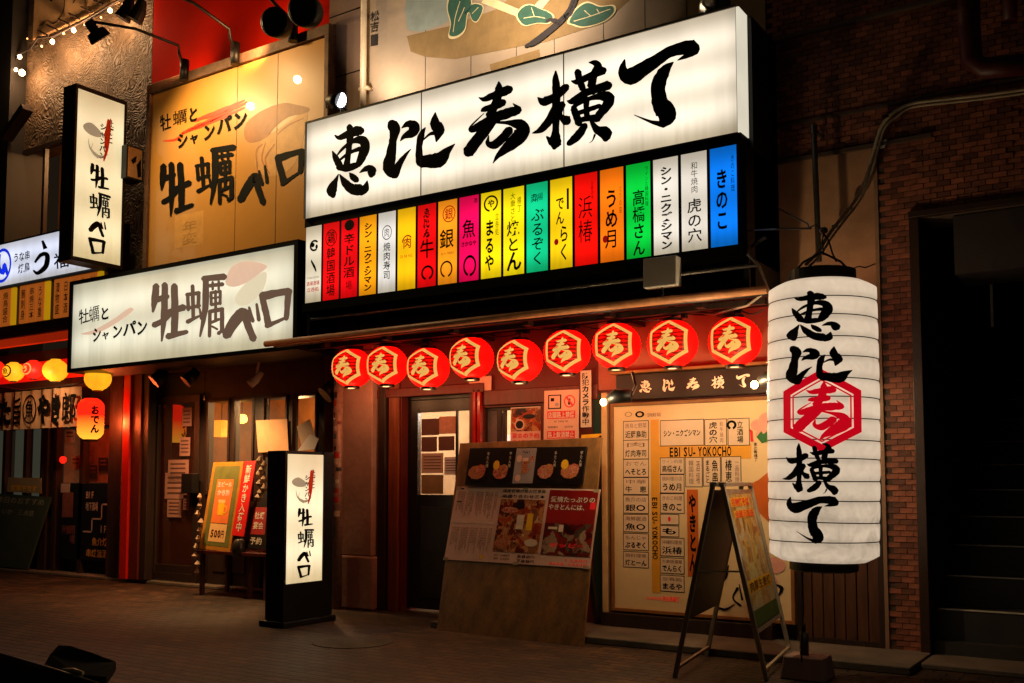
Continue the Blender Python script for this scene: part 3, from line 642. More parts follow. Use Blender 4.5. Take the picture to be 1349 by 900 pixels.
# ---------------------------------------------------------------- food pictures
def food_mat(name, cols, sc=14):
    m = mat(name, '#802010', .35, amt=0, bump=0, coat=.4); nt = m.node_tree; N = nt.nodes; L = nt.links
    tc = N.new('ShaderNodeTexCoord'); vo = N.new('ShaderNodeTexVoronoi'); vo.inputs['Scale'].default_value = sc; vo.feature = 'SMOOTH_F1'; vo.inputs['Smoothness'].default_value = .35
    nz = N.new('ShaderNodeTexNoise'); nz.inputs['Scale'].default_value = sc * .6; nz.inputs['Detail'].default_value = 5
    vm = N.new('ShaderNodeVectorMath'); vm.operation = 'MULTIPLY_ADD'; vm.inputs[1].default_value = (.25,) * 3
    L.new(tc.outputs['Object'], nz.inputs['Vector']); L.new(nz.outputs['Color'], vm.inputs[0]); L.new(tc.outputs['Object'], vm.inputs[2]); L.new(vm.outputs[0], vo.inputs['Vector'])
    sp = N.new('ShaderNodeSeparateColor'); L.new(vo.outputs['Color'], sp.inputs[0])
    r = N.new('ShaderNodeValToRGB'); r.color_ramp.interpolation = 'LINEAR'; e = r.color_ramp.elements
    e[0].color = (*lin(cols[0]), 1); e[1].color = (*lin(cols[-1]), 1)
    for i, c in enumerate(cols[1:-1]): x_ = e.new((i + 1) / (len(cols) - 1)); x_.color = (*lin(c), 1)
    L.new(sp.outputs[0], r.inputs[0]); mx = N.new('ShaderNodeMixRGB'); mx.blend_type = 'MULTIPLY'; mx.inputs[0].default_value = .6
    n2 = N.new('ShaderNodeTexNoise'); n2.inputs['Scale'].default_value = sc * 4; L.new(tc.outputs['Object'], n2.inputs['Vector'])
    L.new(r.outputs[0], mx.inputs[1]); L.new(n2.outputs['Fac'], mx.inputs[2])
    L.new(mx.outputs[0], N['Principled BSDF'].inputs['Base Color']); return m
food1 = food_mat('grilled_food_photo', ['#1c0a06', '#8a2410', '#c84a1c', '#e8a868', '#5a1408', '#d88a50', '#f0d8b0'], 16)
food2 = food_mat('hotpot_photo', ['#0c0806', '#6a0c08', '#a81c10', '#28201a', '#c8a080', '#801008'], 12)
pr_pink = mat('pink_beige_print', '#dcb0a0', .45, amt=.08, sc=10, bump=0)
pr_red = mat('deep_red_print', '#8a100c', .4, amt=.2, sc=6, bump=0)
pr_dark = mat('dark_plate_print', '#140a08', .35, amt=.3, bump=0)
pr_meat = food_mat('orange_meat_print', ['#4a1408', '#c8481c', '#e87838', '#f0a870', '#a83010', '#f8c898', '#8a2410'], 60)
pr_meat2 = food_mat('salmon_meat_print', ['#681808', '#d84830', '#f08058', '#f8b898', '#b83820', '#ffd8b8'], 45)
pr_yel = mat('yellow_print', '#e8b020', .45, amt=.15, sc=10, bump=0)
pr_grey = mat('grey_print', '#9a8e90', .45, amt=.1, bump=0)

S = SY(.03, (673, 537), (714, 535), (713, 588), (672, 588))
t = thing('window_poster', 'food poster with red capsule lettering in the window right of the doorway', 'poster', S.pt(.5, .5))
b = MB(); b.slab(S, .004, pr_pink); b.rect(S, .03, .03, .97, .62, food1); b.ring(S, .3, .45, .16, .14, .25, pr_pink, .004); b.ell(S, .3, .45, .12, .1, pr_dark, .005); b.ell(S, .6, .25, .2, .06, pr_dark, .004)
b.build('sheet', t); b = MB(); th(b, S, '宴会の予約', .06, .66, .94, .80, ink_red, .04); th(b, S, 'すぐ整います', .06, .83, .94, .96, ink_red, .04); b.build('lettering', t)
# non smoking style notice
S = SY(-.05, (717, 515), (763, 513), (762, 586), (716, 587))
t = thing('rules_notice', 'pink notice with a no smoking symbol and two red bars above the leaning board', 'sign', S.pt(.5, .5))
b = MB(); b.slab(S, .006, mat('pink_notice', '#d8a890', .5, amt=.06, bump=0)); b.build('sheet', t)
b = MB()
b.rect(S, .12, .08, .50, .34, ink); b.rect(S, .155, .1, .465, .32, mat('pink_notice', ''), .004); b.rect(S, .2, .14, .3, .2, ink, .005); b.ell(S, .38, .26, .06, .035, pr_grey, .005)
b.ring(S, .74, .21, .16, .115, .18, ink_red, .004); b.face([S.pt(.62, .13, .005), S.pt(.66, .11, .005), S.pt(.86, .29, .005), S.pt(.82, .31, .005)], ink_red); b.rect(S, .7, .16, .76, .27, ink, .0045)
b.rect(S, .1, .38, .9, .52, ink_red); th(b, S, '店頭路上禁煙', .12, .39, .88, .51, ink_white, .02, .004); th(b, S, 'NO SMOKING', .3, .55, .7, .59, ink, 0)
th(b, S, '喫煙場所', .12, .65, .42, .69, ink, 0); th(b, S, '店内有', .6, .65, .85, .69, ink, 0)
b.rect(S, .1, .74, .9, .88, ink_red); th(b, S, '路上飲酒禁止', .12, .75, .88, .87, ink_white, .02, .004); th(b, S, 'THANK YOU', .25, .91, .8, .95, ink, 0)
b.build('lettering', t)
S = SY(-.03, (766, 490), (780, 489), (779, 562), (770, 564)); S = SR(X0(765, -.09), zof(772, 563, -.09), X0(779, -.09), zof(772, 488, -.09), -.09)
t = thing('camera_notice', 'narrow white notice with black vertical lettering about cameras', 'sign', S.pt(.5, .5))
b = MB(); b.slab(S, .01, mat('white_notice_board', '#c8b4a0', .5, amt=.06)); b.build('plate', t, bevel=.003); b = MB(); tv(b, S, '防犯カメラ作動中', .15, .04, .85, .96, ink, .04); b.build('lettering', t)
S = SY(-.03, (618, 498), (647, 495), (647, 514), (618, 516))
b = MB(); b.slab(S, .006, mat('pink_notice', '')); tag(b.build('small_notice'), 'small pink notice hidden behind the fourth round red lantern', 'notice')
S = SY(-.04, (766, 573), (796, 571), (795, 586), (765, 588))
t = thing('yellow_notice', 'small yellow notice with a black bird mark at the top corner of the plywood', 'notice', S.pt(.5, .5))
b = MB(); b.slab(S, .006, pr_yel); b.build('sheet', t); b = MB(); b.ell(S, .86, .3, .08, .14, ink); b.rect(S, .7, .3, .84, .4, ink); th(b, S, '出口', .2, .2, .5, .8, ink_red, 0); b.build('lettering', t)

# ---------------------------------------------------------------- leaning plywood with posters
BL, BRt = PG(575, 830), PG(768, 852); ply = mat('worn_plywood', '#7c5428', .6, amt=.5, sc=3.2, stretch=(2.5, 5, .8), bump=.25, bsc=20)
yt = -.5; TR = P(792, 578, yt); TL = P(603, 590, yt)
o0 = BL; nn = (BRt - BL).cross(TR - BL).normalized()
TR = PP(793, 576, BL, nn); TL = PP(606, 584, BL, nn)
S = Surf(TL, TR, BRt, BL)
if S.n.y > 0: S.n = -S.n
t = thing('plywood_board', 'tall plywood board leaning on the shop front below the posters', 'board', BL.lerp(BRt, .5))
b = MB(); b.slab(S, .02, ply); b.build('board', t, bevel=.003)
b = MB(); top = S.pt(.2, .02, -.02); b.bar(S.pt(.2, .05, -.04), Vector((S.pt(.2, .05).x, -.02, 0.02)), .04, dark_wood); b.bar(S.pt(.8, .05, -.04), Vector((S.pt(.8, .05).x, -.02, 0.02)), .04, dark_wood); b.build('prop', t)
def onb(*q, o=.006):
    r = Surf(*[PP(x, y, BL + S.n * o, nn) for x, y in q])
    if r.n.dot(S.n) < 0: r.n = -r.n
    return r
A = onb((602, 641), (791, 645), (777, 749), (585, 737))
t = thing('large_menu_poster', 'wide three part food poster fixed to the leaning plywood', 'poster', A.pt(.5, .5))
b = MB(); b.slab(A, .005, pr_pink); b.build('sheet', t)
b = MB()
b.rect(A, .345, .155, .655, .855, food1); b.rect(A, .675, .02, .99, .86, pr_red); b.rect(A, .675, .45, .99, .86, food2, .003)
b.rect(A, .48, .36, .53, .55, mat('glass_print', '#d8c0a8', .3, bump=0), .004); b.rect(A, .55, .34, .59, .56, pr_yel, .004)
b.ell(A, .40, .74, .05, .06, pr_meat, .0035); b.ell(A, .60, .72, .045, .05, mat('glass_print', ''), .0035); b.ell(A, .42, .3, .06, .04, pr_meat2, .0035)
b.rect(A, .77, .47, .80, .56, mat('glass_print', ''), .004); b.rect(A, .70, .5, .76, .53, mat('glass_print', ''), .004); b.rect(A, .95, .17, .985, .26, ink_red, .003)
b.line(A, .33, .0, .33, 1, .006, mat('pale_line', '#d8b8a8', .5, bump=0)); b.line(A, .665, 0, .665, 1, .006, mat('pale_line', '')); b.line(A, 0, .485, .325, .485, .02, mat('pale_line', ''))
b.build('picture', t)
for u_, v_ in ((.0, .0), (.49, -.01), (.96, .0), (-.005, .97), (.5, .975), (.96, .97)):
    b = MB(); b.slab(A.sub(u_, v_, u_ + .035, v_ + .04, .0035), .001, mat('clear_tape', '#b09a80', .2, coat=.6, bump=0)); b.build('tape', t)
b = MB(); fine = mat('fine_grey_print', '#7a5248', .5, bump=0, amt=.3)
rr = random.Random(9)
for k in range(26):
    u = .02 + .0115 * k
    if k % 6 == 5: continue
    for v in (.06, .55):
        h = rr.uniform(.2, .38); 
        tv(b, A, ''.join(rr.choice('焼鳥串牛豚海老貝酒飯汁玉子豆腐揚物') for _ in range(int(h / .03))), u, v, u + .0105, v + h, fine, 0)
b.rect(A, .02, .02, .06, .035, ink); b.rect(A, .02, .2, .06, .215, ink); b.ell(A, .27, .94, .015, .03, pr_yel)
th(b, A, '国産若鶏の炭火焼き鳥', .35, .02, .65, .07, ink, .02); th(b, A, '串盛り合わせ三本', .35, .09, .65, .14, ink, .02)
th(b, A, '愛情たっぷりの', .69, .1, .98, .18, ink_white, .02); th(b, A, 'やきとんには、', .68, .2, .94, .28, ink_white, .02)
th(b, A, '生ビール480円', .36, .885, .47, .915, ink, .01); th(b, A, '焼酎 520円', .36, .93, .47, .96, ink, .01); th(b, A, '580円', .52, .88, .64, .92, ink, .03); th(b, A, '780円', .52, .94, .64, .98, ink, .03)
th(b, A, 'ホッピー', .72, .70, .96, .76, ink_red, .03); th(b, A, '1980円', .84, .9, .98, .93, ink_red, .01); th(b, A, '飲み放題 2980円', .74, .95, .98, .98, ink_red, .01)
b.build('lettering', t)
A = onb((619, 590), (773, 588), (767, 638), (612, 639), o=.03)
t = thing('small_menu_board', 'narrow board of four dark meat dish pictures and a beer picture on the plywood', 'menu board', A.pt(.5, .5))
b = MB(); b.slab(A, .02, frm); b.build('backing', t, bevel=.003)
for i, (u0, u1) in enumerate(((.0, .215), (.225, .41), (.42, .60), (.61, .79), (.80, 1.0))):
    b = MB(); q = A.sub(u0 + .004, .03, u1 - .004, .97, .001)
    if i == 2:
        b.slab(q, .003, pr_grey); b.rect(q, .38, .3, .66, .72, pr_meat); b.rect(q, .38, .28, .66, .38, pr_pink, .003); b.ring(q, .7, .52, .12, .14, .3, pr_meat); b.ell(q, .2, .3, .14, .1, pr_pink); b.ell(q, .25, .85, .14, .1, pr_pink); b.ell(q, .85, .3, .1, .1, pr_meat2); th(b, q, 'へい', .3, .04, .7, .16, ink)
    else:
        b.slab(q, .003, pr_dark); b.ell(q, .5, .82, .44, .13, mat('black_plate', '#1c1410', .25, bump=0), .003)
        b.ell(q, .45, .68, .38, .20, [pr_meat, pr_meat2][i % 2], .004, n=9); b.ell(q, .62, .6, .22, .15, [pr_meat2, pr_meat][i % 2], .005, n=7)
        if i in (1, 4): b.ell(q, .22, .48, .16, .14, pr_yel, .006, n=9)
        tv(b, q, '牛たん焼', .80, .1, .93, .55, ink_white, 0, .006)
    b.build('picture', t)

# ---------------------------------------------------------------- alley map board and name board
MX0, MX1 = X0(804, -.05), X0(1044, -.05)
cream = mat('cream_map_print', '#dcc090', .45, amt=.08, sc=2, bump=0)
mp_y = mat('map_street_yellow', '#dc9c2c', .45, amt=.08, bump=0); cell = mat('map_cell_cream', '#d6bd9e', .45, amt=.05, bump=0)
S = SR(X0(809, -.05), .215, MX1 - .03, 1.97, -.05)
t = thing('map_board', 'large cream alley map board of shop names beside the leaning plywood', 'map board', (MX0, -.05, 0))
b = MB(); b.slab(S, .03, cream); b.build('sheet', t)
b = MB(); b.frame(SR(S.c[0].x - .03, .185, MX1, 2.0, -.065), .03, .06, mat('wood_moulding', '#8a5a2c', .45, amt=.3, sc=4)); b.build('frame', t, bevel=.004)
b = MB()
def mq(px, py): # photo point -> u,v on the map
    p = P(px, py, -.05); return ((p.x - S.c[0].x) / (S.c[1].x - S.c[0].x), (S.c[0].z - p.z) / (S.c[0].z - S.c[3].z))
LW = .006
def cellbox(x0, y0, x1, y1, rows, vert=False):
    a0, b0 = mq(x0, y0); a1, b1 = mq(x1, y1); lh = LW * S.w() / S.h()
    b.rect(S, a0, b0, a1, b1, ink, .002); b.rect(S, a0 + LW * .6, b0 + lh * .6, a1 - LW * .6, b1 - lh * .6, cell, .003)
    for (tx, r0, r1, sz) in rows:
        if vert: tv(b, S, tx, a0 + (a1 - a0) * r0, b0 + .1 * (b1 - b0), a0 + (a1 - a0) * r1, b0 + .9 * (b1 - b0), ink if sz > .0 else fine, sz, .004)
        else: th(b, S, tx, a0 + .08 * (a1 - a0), b0 + (b1 - b0) * r0, a1 - .08 * (a1 - a0), b0 + (b1 - b0) * r1, ink if sz > .0 else fine, sz, .004)
a0, b0 = mq(857, 553); a1, _ = mq(868, 553); _, b1 = mq(862, 781)
b.rect(S, a0, b0, a1, b1, mp_y, .0015); 
a2, b2 = mq(869.5, 587); a3, b3 = mq(990, 602)
b.rect(S, a1, b2, a3, b3 + .008, mp_y, .0015)
th(b, S, 'EBISU-YOKOCHO', mq(882, 590)[0], b2 + .008, mq(964, 590)[0], b3 - .004, ink, .02, .004)
tv(b, S, 'EBISU-YOKOCHO', mq(859, 655)[0], mq(862, 655)[1], mq(866.5, 655)[0], mq(862, 737)[1], ink, .02, .004, rot=True)
left = [('焼鳥と野菜', '巻串恵比', '近藤鳥助'), ('肉', '', '焼肉寿司'), ('おでん', '居酒屋', 'へそとろ'), ('中華', '餃子', '牛 恵'), ('魚介の店', '', '銀○'), ('海鮮居酒', '', '魚○'), ('もんじゃ', '', 'ぶるぞく'), ('鶏料理専', '', '焼とーん')]
ys = [555, 580, 605, 629, 652, 677, 702, 726, 749]
for i, (a_, b_, c_) in enumerate(left): cellbox(821, ys[i], 855, ys[i + 1], [(a_, .12, .38, 0), (c_, .5, .88, .03)])
b.ring(S, *mq(828, 546), .022, .012, .2, fine, .004); b.ring(S, *mq(843, 546), .028, .016, .45, ink, .004); th(b, S, 'SMOKING', mq(853, 546)[0], mq(853, 544)[1], mq(871, 546)[0], mq(871, 549)[1], fine, 0)
cellbox(869.5, 554, 928, 587, [('シン・ニクズシマン', .38, .64, .03)])
cellbox(928, 552.5, 958, 587, [('虎の穴', .2, .58, .03), ('和牛焼肉', .68, .85, 0)], True)
cellbox(958.5, 551.5, 988, 587, [('立酒場', .42, .72, .02)], True); b.ring(S, *mq(964, 560), .028, .022, .5, ink, .005, a0=-.2, a1=.7)
mid = [('ワイン料理', '高橋さん'), ('鶏料理の店', 'うめ月'), ('きのこ料理', 'きのこ'), ('', '●'), ('', 'も'), ('沖縄料理屋', '浜椿'), ('大衆居酒屋', 'でんらく'), ('立呑処', 'まるや')]
my = [603, 625, 650, 677, 692, 708, 734, 757, 781]
for i, (a_, c_) in enumerate(mid):
    if c_ == '●': cellbox(869.5, my[i], 895, my[i + 1], []); b.ell(S, *mq(882, 684), .008, .012, ink_red, .004)
    elif c_ == 'も': cellbox(869.5, my[i], 895, my[i + 1], [('も', .2, .8, .03)])
    else: cellbox(869.5, my[i], 902, my[i + 1], [(a_, .12, .36, 0), (c_, .46, .88, .03)])
cellbox(902.5, 602.5, 926, 642, [('韓国料理', .2, .5, 0), ('酒場', .62, .86, .0)], True); cellbox(926, 602, 950, 641, [('魚串', .5, .86, .03), ('まるごと', .14, .38, .02)], True); cellbox(950, 601.5, 977, 640, [('椿恵', .2, .55, .03), ('一品料理', .68, .9, 0)], True)
# orange figure, petals, leaves at the right edge
or_ = mat('map_orange_print', '#c05c18', .45, amt=.15, bump=0); pk = mat('map_pink_print', '#d89a88', .45, amt=.1, bump=0); gr = mat('map_green_print', '#2c6a30', .45, amt=.1, bump=0)
a_, b_ = mq(905, 645); c_, d_ = mq(921, 760); b.rect(S, a_, b_, c_, d_, or_, .003); tv(b, S, 'やきとん', a_ + .01, b_ + .02, c_ - .01, d_ - .02, ink, .04, .005)
b.poly(S, [mq(*p) for p in ((985, 640), (1000, 632), (1012, 622), (1040, 630), (1040, 700), (1015, 690), (995, 670))], or_, .003)
for x_, y_, r_ in ((1000, 560, .045), (1012, 552, .05), (1005, 572, .04), (1000, 730, .05), (1020, 745, .06), (1012, 765, .05), (1030, 725, .05)): b.ell(S, *mq(x_, y_), r_, r_ * .62, pk, .0035 + x_ * 1e-6, n=14)
b.poly(S, [mq(*p) for p in ((997, 576), (1003, 568), (1006, 572), (1011, 568), (1011, 582), (1004, 584))], gr, .006); b.poly(S, [mq(*p) for p in ((988, 565), (992, 568), (993, 582), (989, 582))], ink_red, .006)
tv(b, S, '恵比寿横丁', mq(993, 585)[0], mq(993, 583)[1], mq(998, 585)[0], mq(993, 608)[1], ink, 0, .005)
for st in ([(948, 768, 15), (956, 760, 45), (960, 745, 15)], [(946, 800, 20), (956, 803, 34), (968, 796, 14)], [(972, 775, 40), (966, 788, 22), (976, 798, 30)], [(974, 770, 12), (978, 790, 30)], [(1022, 770, 10), (1030, 775, 50), (1026, 785, 20)]):
    for q in ribbon([(x * 10, y * 10, w_) for x, y, w_ in st]): b.poly(S, [mq(x / 10, y / 10) for x, y in q], ink, .005)
th(b, S, '禁煙時間', mq(852, 788)[0], mq(852, 786)[1], mq(872, 788)[0], mq(852, 789.5)[1], ink_red, 0, .004); th(b, S, '恵比寿横丁', mq(873, 788)[0], mq(873, 785)[1], mq(896, 788)[0], mq(873, 792)[1], ink_red, .04, .004)
b.build('printed_map', t)
# white/yellow strip left of the map (painted batten)
b = MB(); b.box(X0(793, -.05), X0(800, -.05), -.06, 0, .12, 2.1, mat('cream_batten', '#c8a470', .5, amt=.15)); b.box(X0(780, -.05), X0(791, -.05), -.03, 0, .06, 2.1, mat('green_painted_board', '#123028', .5, amt=.3)); tag(b.build('batten', bevel=.004), 'cream painted batten and green board between plywood and map', 'batten')
# name board above the map
S = SR(X0(812, -.09), 2.0, X0(1014, -.09), 2.15, -.09)
S = SR(X0(812, -.12), 2.02, X0(1016, -.12), 2.24, -.12)
t = thing('name_board', 'dark wooden name board with pale brush lettering above the alley map', 'sign', (S.c[0].x, -.12, 2.0))
b = MB(); b.slab(S, .07, mat('dark_brown_board', '#1a100c', .5, amt=.25, sc=3, stretch=(.5, 4, 6))); b.build('board', t, bevel=.005)
b = MB(); b.box(S.c[0].x - .03, S.c[1].x + .03, -.18, -.0, 2.245, 2.27, mat('wood_moulding', '')); b.build('ledge', t, bevel=.004)
gold = mat('pale_gold_lettering', '#fff4e0', .5, amt=.1, bump=0)
for i, ch in enumerate('恵比寿横丁'):
    u = .165 + i * .158; wd = .085; b = MB(); brush(b, S, ch, u, .26, u + wd, .76, gold); b.build('lettering', t)
# plinth under the map
b = MB(); b.box(X0(797), XR, -.1, 0, .05, .17, dark_wood); tag(b.build('plinth', bevel=.004), 'dark plinth under the alley map board', 'plinth')

# ================================================================ ROUND RED LANTERNS
shell_red = mat('lit_red_paper', '#500202', .6, spec=.15, em=(1, .002, .001), es=2.2, eamt=.45, esc=9, bump=0, amt=.1)
crest_lit = mat('lit_cream_crest', '#503010', .7, spec=.1, em='#ffc060', es=.86, eamt=.15, esc=12, bump=0, amt=.05)
cap_black = mat('lantern_black_cap', '#100c0a', .35, amt=.2, bump=0)
crest_dark = mat('crest_deep_red', '#200202', .7, spec=.1, em=(1, .004, .001), es=.42, bump=0)
crest_line = mat('crest_thin_line', '#802018', .5, bump=0)
RL = .205
def rrad(z): return RL * math.sqrt(max(1 - (z / (RL * .96)) ** 2, .0)) if abs(z) < RL * .96 else .02
def hexring(mb, R, r0, r1, m, o, hx=.46, hy=.5, n=8):
    pts = [(0, -1), (1, -.5), (1, .5), (0, 1), (-1, .5), (-1, -.5)]
    for i in range(6):
        a, c = pts[i], pts[(i + 1) % 6]
        for k in range(n):
            def q(r, t): return R.pt(.5 + hx * r * (a[0] + (c[0] - a[0]) * t), .5 + hy * r * (a[1] + (c[1] - a[1]) * t), o)
            mb.face([q(r1, k / n), q(r1, (k + 1) / n), q(r0, (k + 1) / n), q(r0, k / n)], m)
lspots = [(464, 485, 15), (510, 482, 19), (564, 485, 14), (621.5, 472, 6), (685, 475.5, 3), (747, 464, 16), (812, 456, 17), (886, 453, 11), (968, 450, 7)]
wh = ['leftmost round red lantern, beside the pipe covered in stickers', 'second round red lantern from the left, above the concrete pillar', 'third round red lantern from the left, above the left of the doorway',
      'fourth round red lantern from the left, hung higher above the doorway', 'middle round red lantern of the nine under the awning', 'round red lantern above the pink no smoking notice',
      'third round red lantern from the right, above the left end of the dark name board', 'second round red lantern from the right, above the dark name board', 'rightmost round red lantern, next to the tall white lantern']
def red_lantern(label, loc, rz):
    t = thing('red_lantern', label, 'lantern', loc, rz, 'round red paper lanterns in a row under the awning')
    b = MB(); prof = [(max(.075, RL * cos(a)), RL * .96 * sin(a)) for a in [(-1.19 + 2.38 * k / 28) for k in range(29)]]
    prof = [(r + (.0035 if k % 2 else -.0035), z) for k, (r, z) in enumerate(prof)]
    b.lathe(prof, shell_red, n=40); b.build('paper_shell', t, smooth=True, local=True)
    R = Round(.33, -.178, .178, rrad)
    b = MB()
    pts_ = [(0, -1), (1, -.5), (1, .5), (0, 1), (-1, .5), (-1, -.5)]
    hexring(b, R, .0, .42, crest_dark, .0035, n=4); hexring(b, R, .42, .84, crest_dark, .0035, n=5); b.build('crest_field', t, local=True)
    b = MB(); hexring(b, R, .84, 1.0, crest_lit, .006); hexring(b, R, .775, .795, crest_line, .006, n=6); b.build('crest_frame', t, local=True)
    b = MB(); brush(b, R, '寿', .22, .20, .78, .82, crest_lit, .007); b.build('lettering', t, local=True)
    b = MB(); b.lathe([(.078, RL * .86), (.078, RL * .86 + .028), (.04, RL * .86 + .03)], cap_black, n=20); b.build('top_cap', t, local=True)
    b = MB(); b.lathe([(.06, -RL * .86 - .035), (.075, -RL * .86 - .03), (.075, -RL * .86)], cap_black, n=20); b.build('bottom_cap', t, local=True)
    b = MB(); b.tube([(0, 0, RL * .86 + .02), (0, 0, .34)], .007, cable_mat, 6); b.box(-.03, .03, -.02, .02, .25, .30, cap_black); b.build('cord', t, local=True)
    return t
first = None
for (px, py, a), lab in zip(lspots, wh):
    loc = P(px, py, -.5)
    if first is None: first = red_lantern(lab, loc, radians(a))
    else: dup(first, loc, radians(a), lab)

# ================================================================ TALL WHITE LANTERN
LC = P(1084, 555, -1.2); LR = .360; LH = .925
yaw = math.atan2(CAM.x - LC.x, -(CAM.y - LC.y)) - radians(1)
def wrad(z):
    a = abs(z) / LH
    return LR * (1 - .035 * a * a) if a < .955 else LR * (.966 - (a - .955) / .045 * .20)
wl_m = mat('lit_white_lantern_paper', '#b8a486', .6, em='#ffe4c4', es=.50, eamt=.10, esc=4, bump=.15, bsc=40, amt=.15)
nt = wl_m.node_tree; N = nt.nodes; L = nt.links   # stained towards its foot; bulb falloff and crease shade put into the glow
g_ = N.new('ShaderNodeTexCoord'); s_ = N.new('ShaderNodeSeparateXYZ'); L.new(g_.outputs['Object'], s_.inputs[0])
m1 = N.new('ShaderNodeMapRange'); m1.inputs['From Min'].default_value = -.25; m1.inputs['From Max'].default_value = -.62; L.new(s_.outputs['Z'], m1.inputs[0])
n1 = N.new('ShaderNodeTexNoise'); n1.inputs['Scale'].default_value = 5.5; n1.inputs['Detail'].default_value = 8; n1.inputs['Roughness'].default_value = .7; n1.inputs['Distortion'].default_value = 1.2; L.new(g_.outputs['Object'], n1.inputs['Vector'])
m2 = N.new('ShaderNodeMapRange'); m2.inputs['From Min'].default_value = .42; m2.inputs['From Max'].default_value = .62; L.new(n1.outputs['Fac'], m2.inputs[0])
m3 = N.new('ShaderNodeMath'); m3.operation = 'MULTIPLY'; L.new(m1.outputs[0], m3.inputs[0]); L.new(m2.outputs[0], m3.inputs[1])
m4 = N.new('ShaderNodeMapRange'); m4.inputs['To Min'].default_value = 1; m4.inputs['To Max'].default_value = .72; L.new(m3.outputs[0], m4.inputs[0])
m5 = N.new('ShaderNodeMapRange'); m5.inputs['From Min'].default_value = -1; m5.inputs['From Max'].default_value = .3; m5.inputs['To Min'].default_value = .64; m5.inputs['To Max'].default_value = .72; L.new(s_.outputs['Z'], m5.inputs[0])
m6 = N.new('ShaderNodeMath'); m6.operation = 'MULTIPLY'; L.new(m4.outputs[0], m6.inputs[0]); L.new(m5.outputs[0], m6.inputs[1]); 
w1 = N.new('ShaderNodeMath'); w1.operation = 'PINGPONG'; w1.inputs[1].default_value = LH / 14; w0 = N.new('ShaderNodeMath'); w0.operation = 'ADD'; w0.inputs[1].default_value = LH; L.new(s_.outputs['Z'], w0.inputs[0]); L.new(w0.outputs[0], w1.inputs[0])
w2 = N.new('ShaderNodeMapRange'); w2.interpolation_type = 'SMOOTHSTEP'; w2.inputs['From Max'].default_value = LH / 20; w2.inputs['To Min'].default_value = .80; L.new(w1.outputs[0], w2.inputs[0])
n5 = N.new('ShaderNodeTexNoise'); n5.inputs['Scale'].default_value = 9; n5.inputs['Detail'].default_value = 6; n5.inputs['Distortion'].default_value = 2; L.new(g_.outputs['Object'], n5.inputs['Vector'])
m8 = N.new('ShaderNodeMapRange'); m8.inputs['From Min'].default_value = .3; m8.inputs['From Max'].default_value = .7; m8.inputs['To Min'].default_value = .92; m8.inputs['To Max'].default_value = 1.05; L.new(n5.outputs['Fac'], m8.inputs[0])
w3 = N.new('ShaderNodeMath'); w3.operation = 'MULTIPLY'; L.new(m6.outputs[0], w3.inputs[0]); L.new(w2.outputs[0], w3.inputs[1]); w4 = N.new('ShaderNodeMath'); w4.operation = 'MULTIPLY'; L.new(w3.outputs[0], w4.inputs[0]); L.new(m8.outputs[0], w4.inputs[1])
L.new(w4.outputs[0], N['Principled BSDF'].inputs['Emission Strength'])
t = thing('tall_white_lantern', 'tall cylindrical white paper lantern with black brush lettering and a red hexagon crest', 'lantern', LC, yaw)
t.rotation_euler = (0, radians(.8), yaw)
b = MB(); prof = []; nr = 14
zs = [-LH + 2 * LH * k / (nr * 6) for k in range(nr * 6 + 1)]
for k, z in enumerate(zs):
    ph = ((z + LH) / (2 * LH) * nr) % 1.0; prof.append((wrad(z) - .006 * (1 - min(1, 4 * ph * (1 - ph) * 1.6)), z))
b.lathe(prof, wl_m, n=56); b.build('paper_shell', t, smooth=True, local=True)
ribm = mat('lantern_wire_rib', '#2c241e', .5, bump=0)
for k in range(1, nr):
    z = -LH + 2 * LH * k / nr + .006 * sin(k * 2.7); r = wrad(z) - .001
    pts = [(r * cos(2 * pi * j / 56), r * sin(2 * pi * j / 56), z + .004 * sin(2 * pi * j / 56 + k * 1.9)) for j in range(57)]
    b = MB(); b.tube(pts, .0035, ribm, 5, caps=False); b.build('rib', t, local=True)
R = Round(.60, -.90, .90, wrad)
lk = mat('brush_black_on_lantern', '#0c0a09', .6, bump=0); lr_ = mat('red_crest_print', '#c41020', .5, em='#e80820', es=.62, bump=0, amt=.1)
def lv(py): return (R.z1 - (zof(1084, py, -1.2 - LR * .8) - LC.z)) / (R.z1 - R.z0)
R2 = Round(.60, -.29, .27, wrad)
cz = zof(1078, 542, -1.5) - LC.z; hh = (zof(1078, 488, -1.5) - zof(1078, 597, -1.5)) / 2
R2.z0 = cz - hh; R2.z1 = cz + hh
b = MB(); hexring(b, R2, .80, 1.0, lr_, .005, hx=.40); hexring(b, R2, .715, .755, lr_, .005, hx=.40); b.build('crest_frame', t, local=True)
b = MB(); brush(b, R2, '寿', .20, .15, .80, .86, lr_, .006); b.build('crest_lettering', t, local=True)
def lu(px): return .5 + (px - 1086) / 145 * (2 * LR) / .60 * 1.0
for ch, (x0, y0, x1, y1) in (('恵', (1042, 384, 1110, 452)), ('比', (1041, 455, 1124, 507)), ('横', (1036, 584, 1108, 652)), ('丁', (1041, 653, 1106, 716))):
    b = MB(); brush(b, R, ch, lu(x0), lv(y0), lu(x1), lv(y1), lk, .008); b.build('lettering', t, local=True)
b = MB(); b.lathe([(.22, LH - .03), (.22, LH + .085), (.205, LH + .09)], cap_black, n=36); b.build('top_cap', t, local=True)
b = MB(); b.lathe([(.19, -LH - .07), (.22, -LH - .06), (.22, -LH + .03)], cap_black, n=36); b.build('bottom_cap', t, local=True)
b = MB(); b.tube([(-.21, 0, LH + .05), (-.12, 0, LH + .16), (0, 0, LH + .22), (.12, 0, LH + .15), (.21, 0, LH + .05)], .008, cable_mat, 6); b.build('hanger', t, smooth=True, local=True)
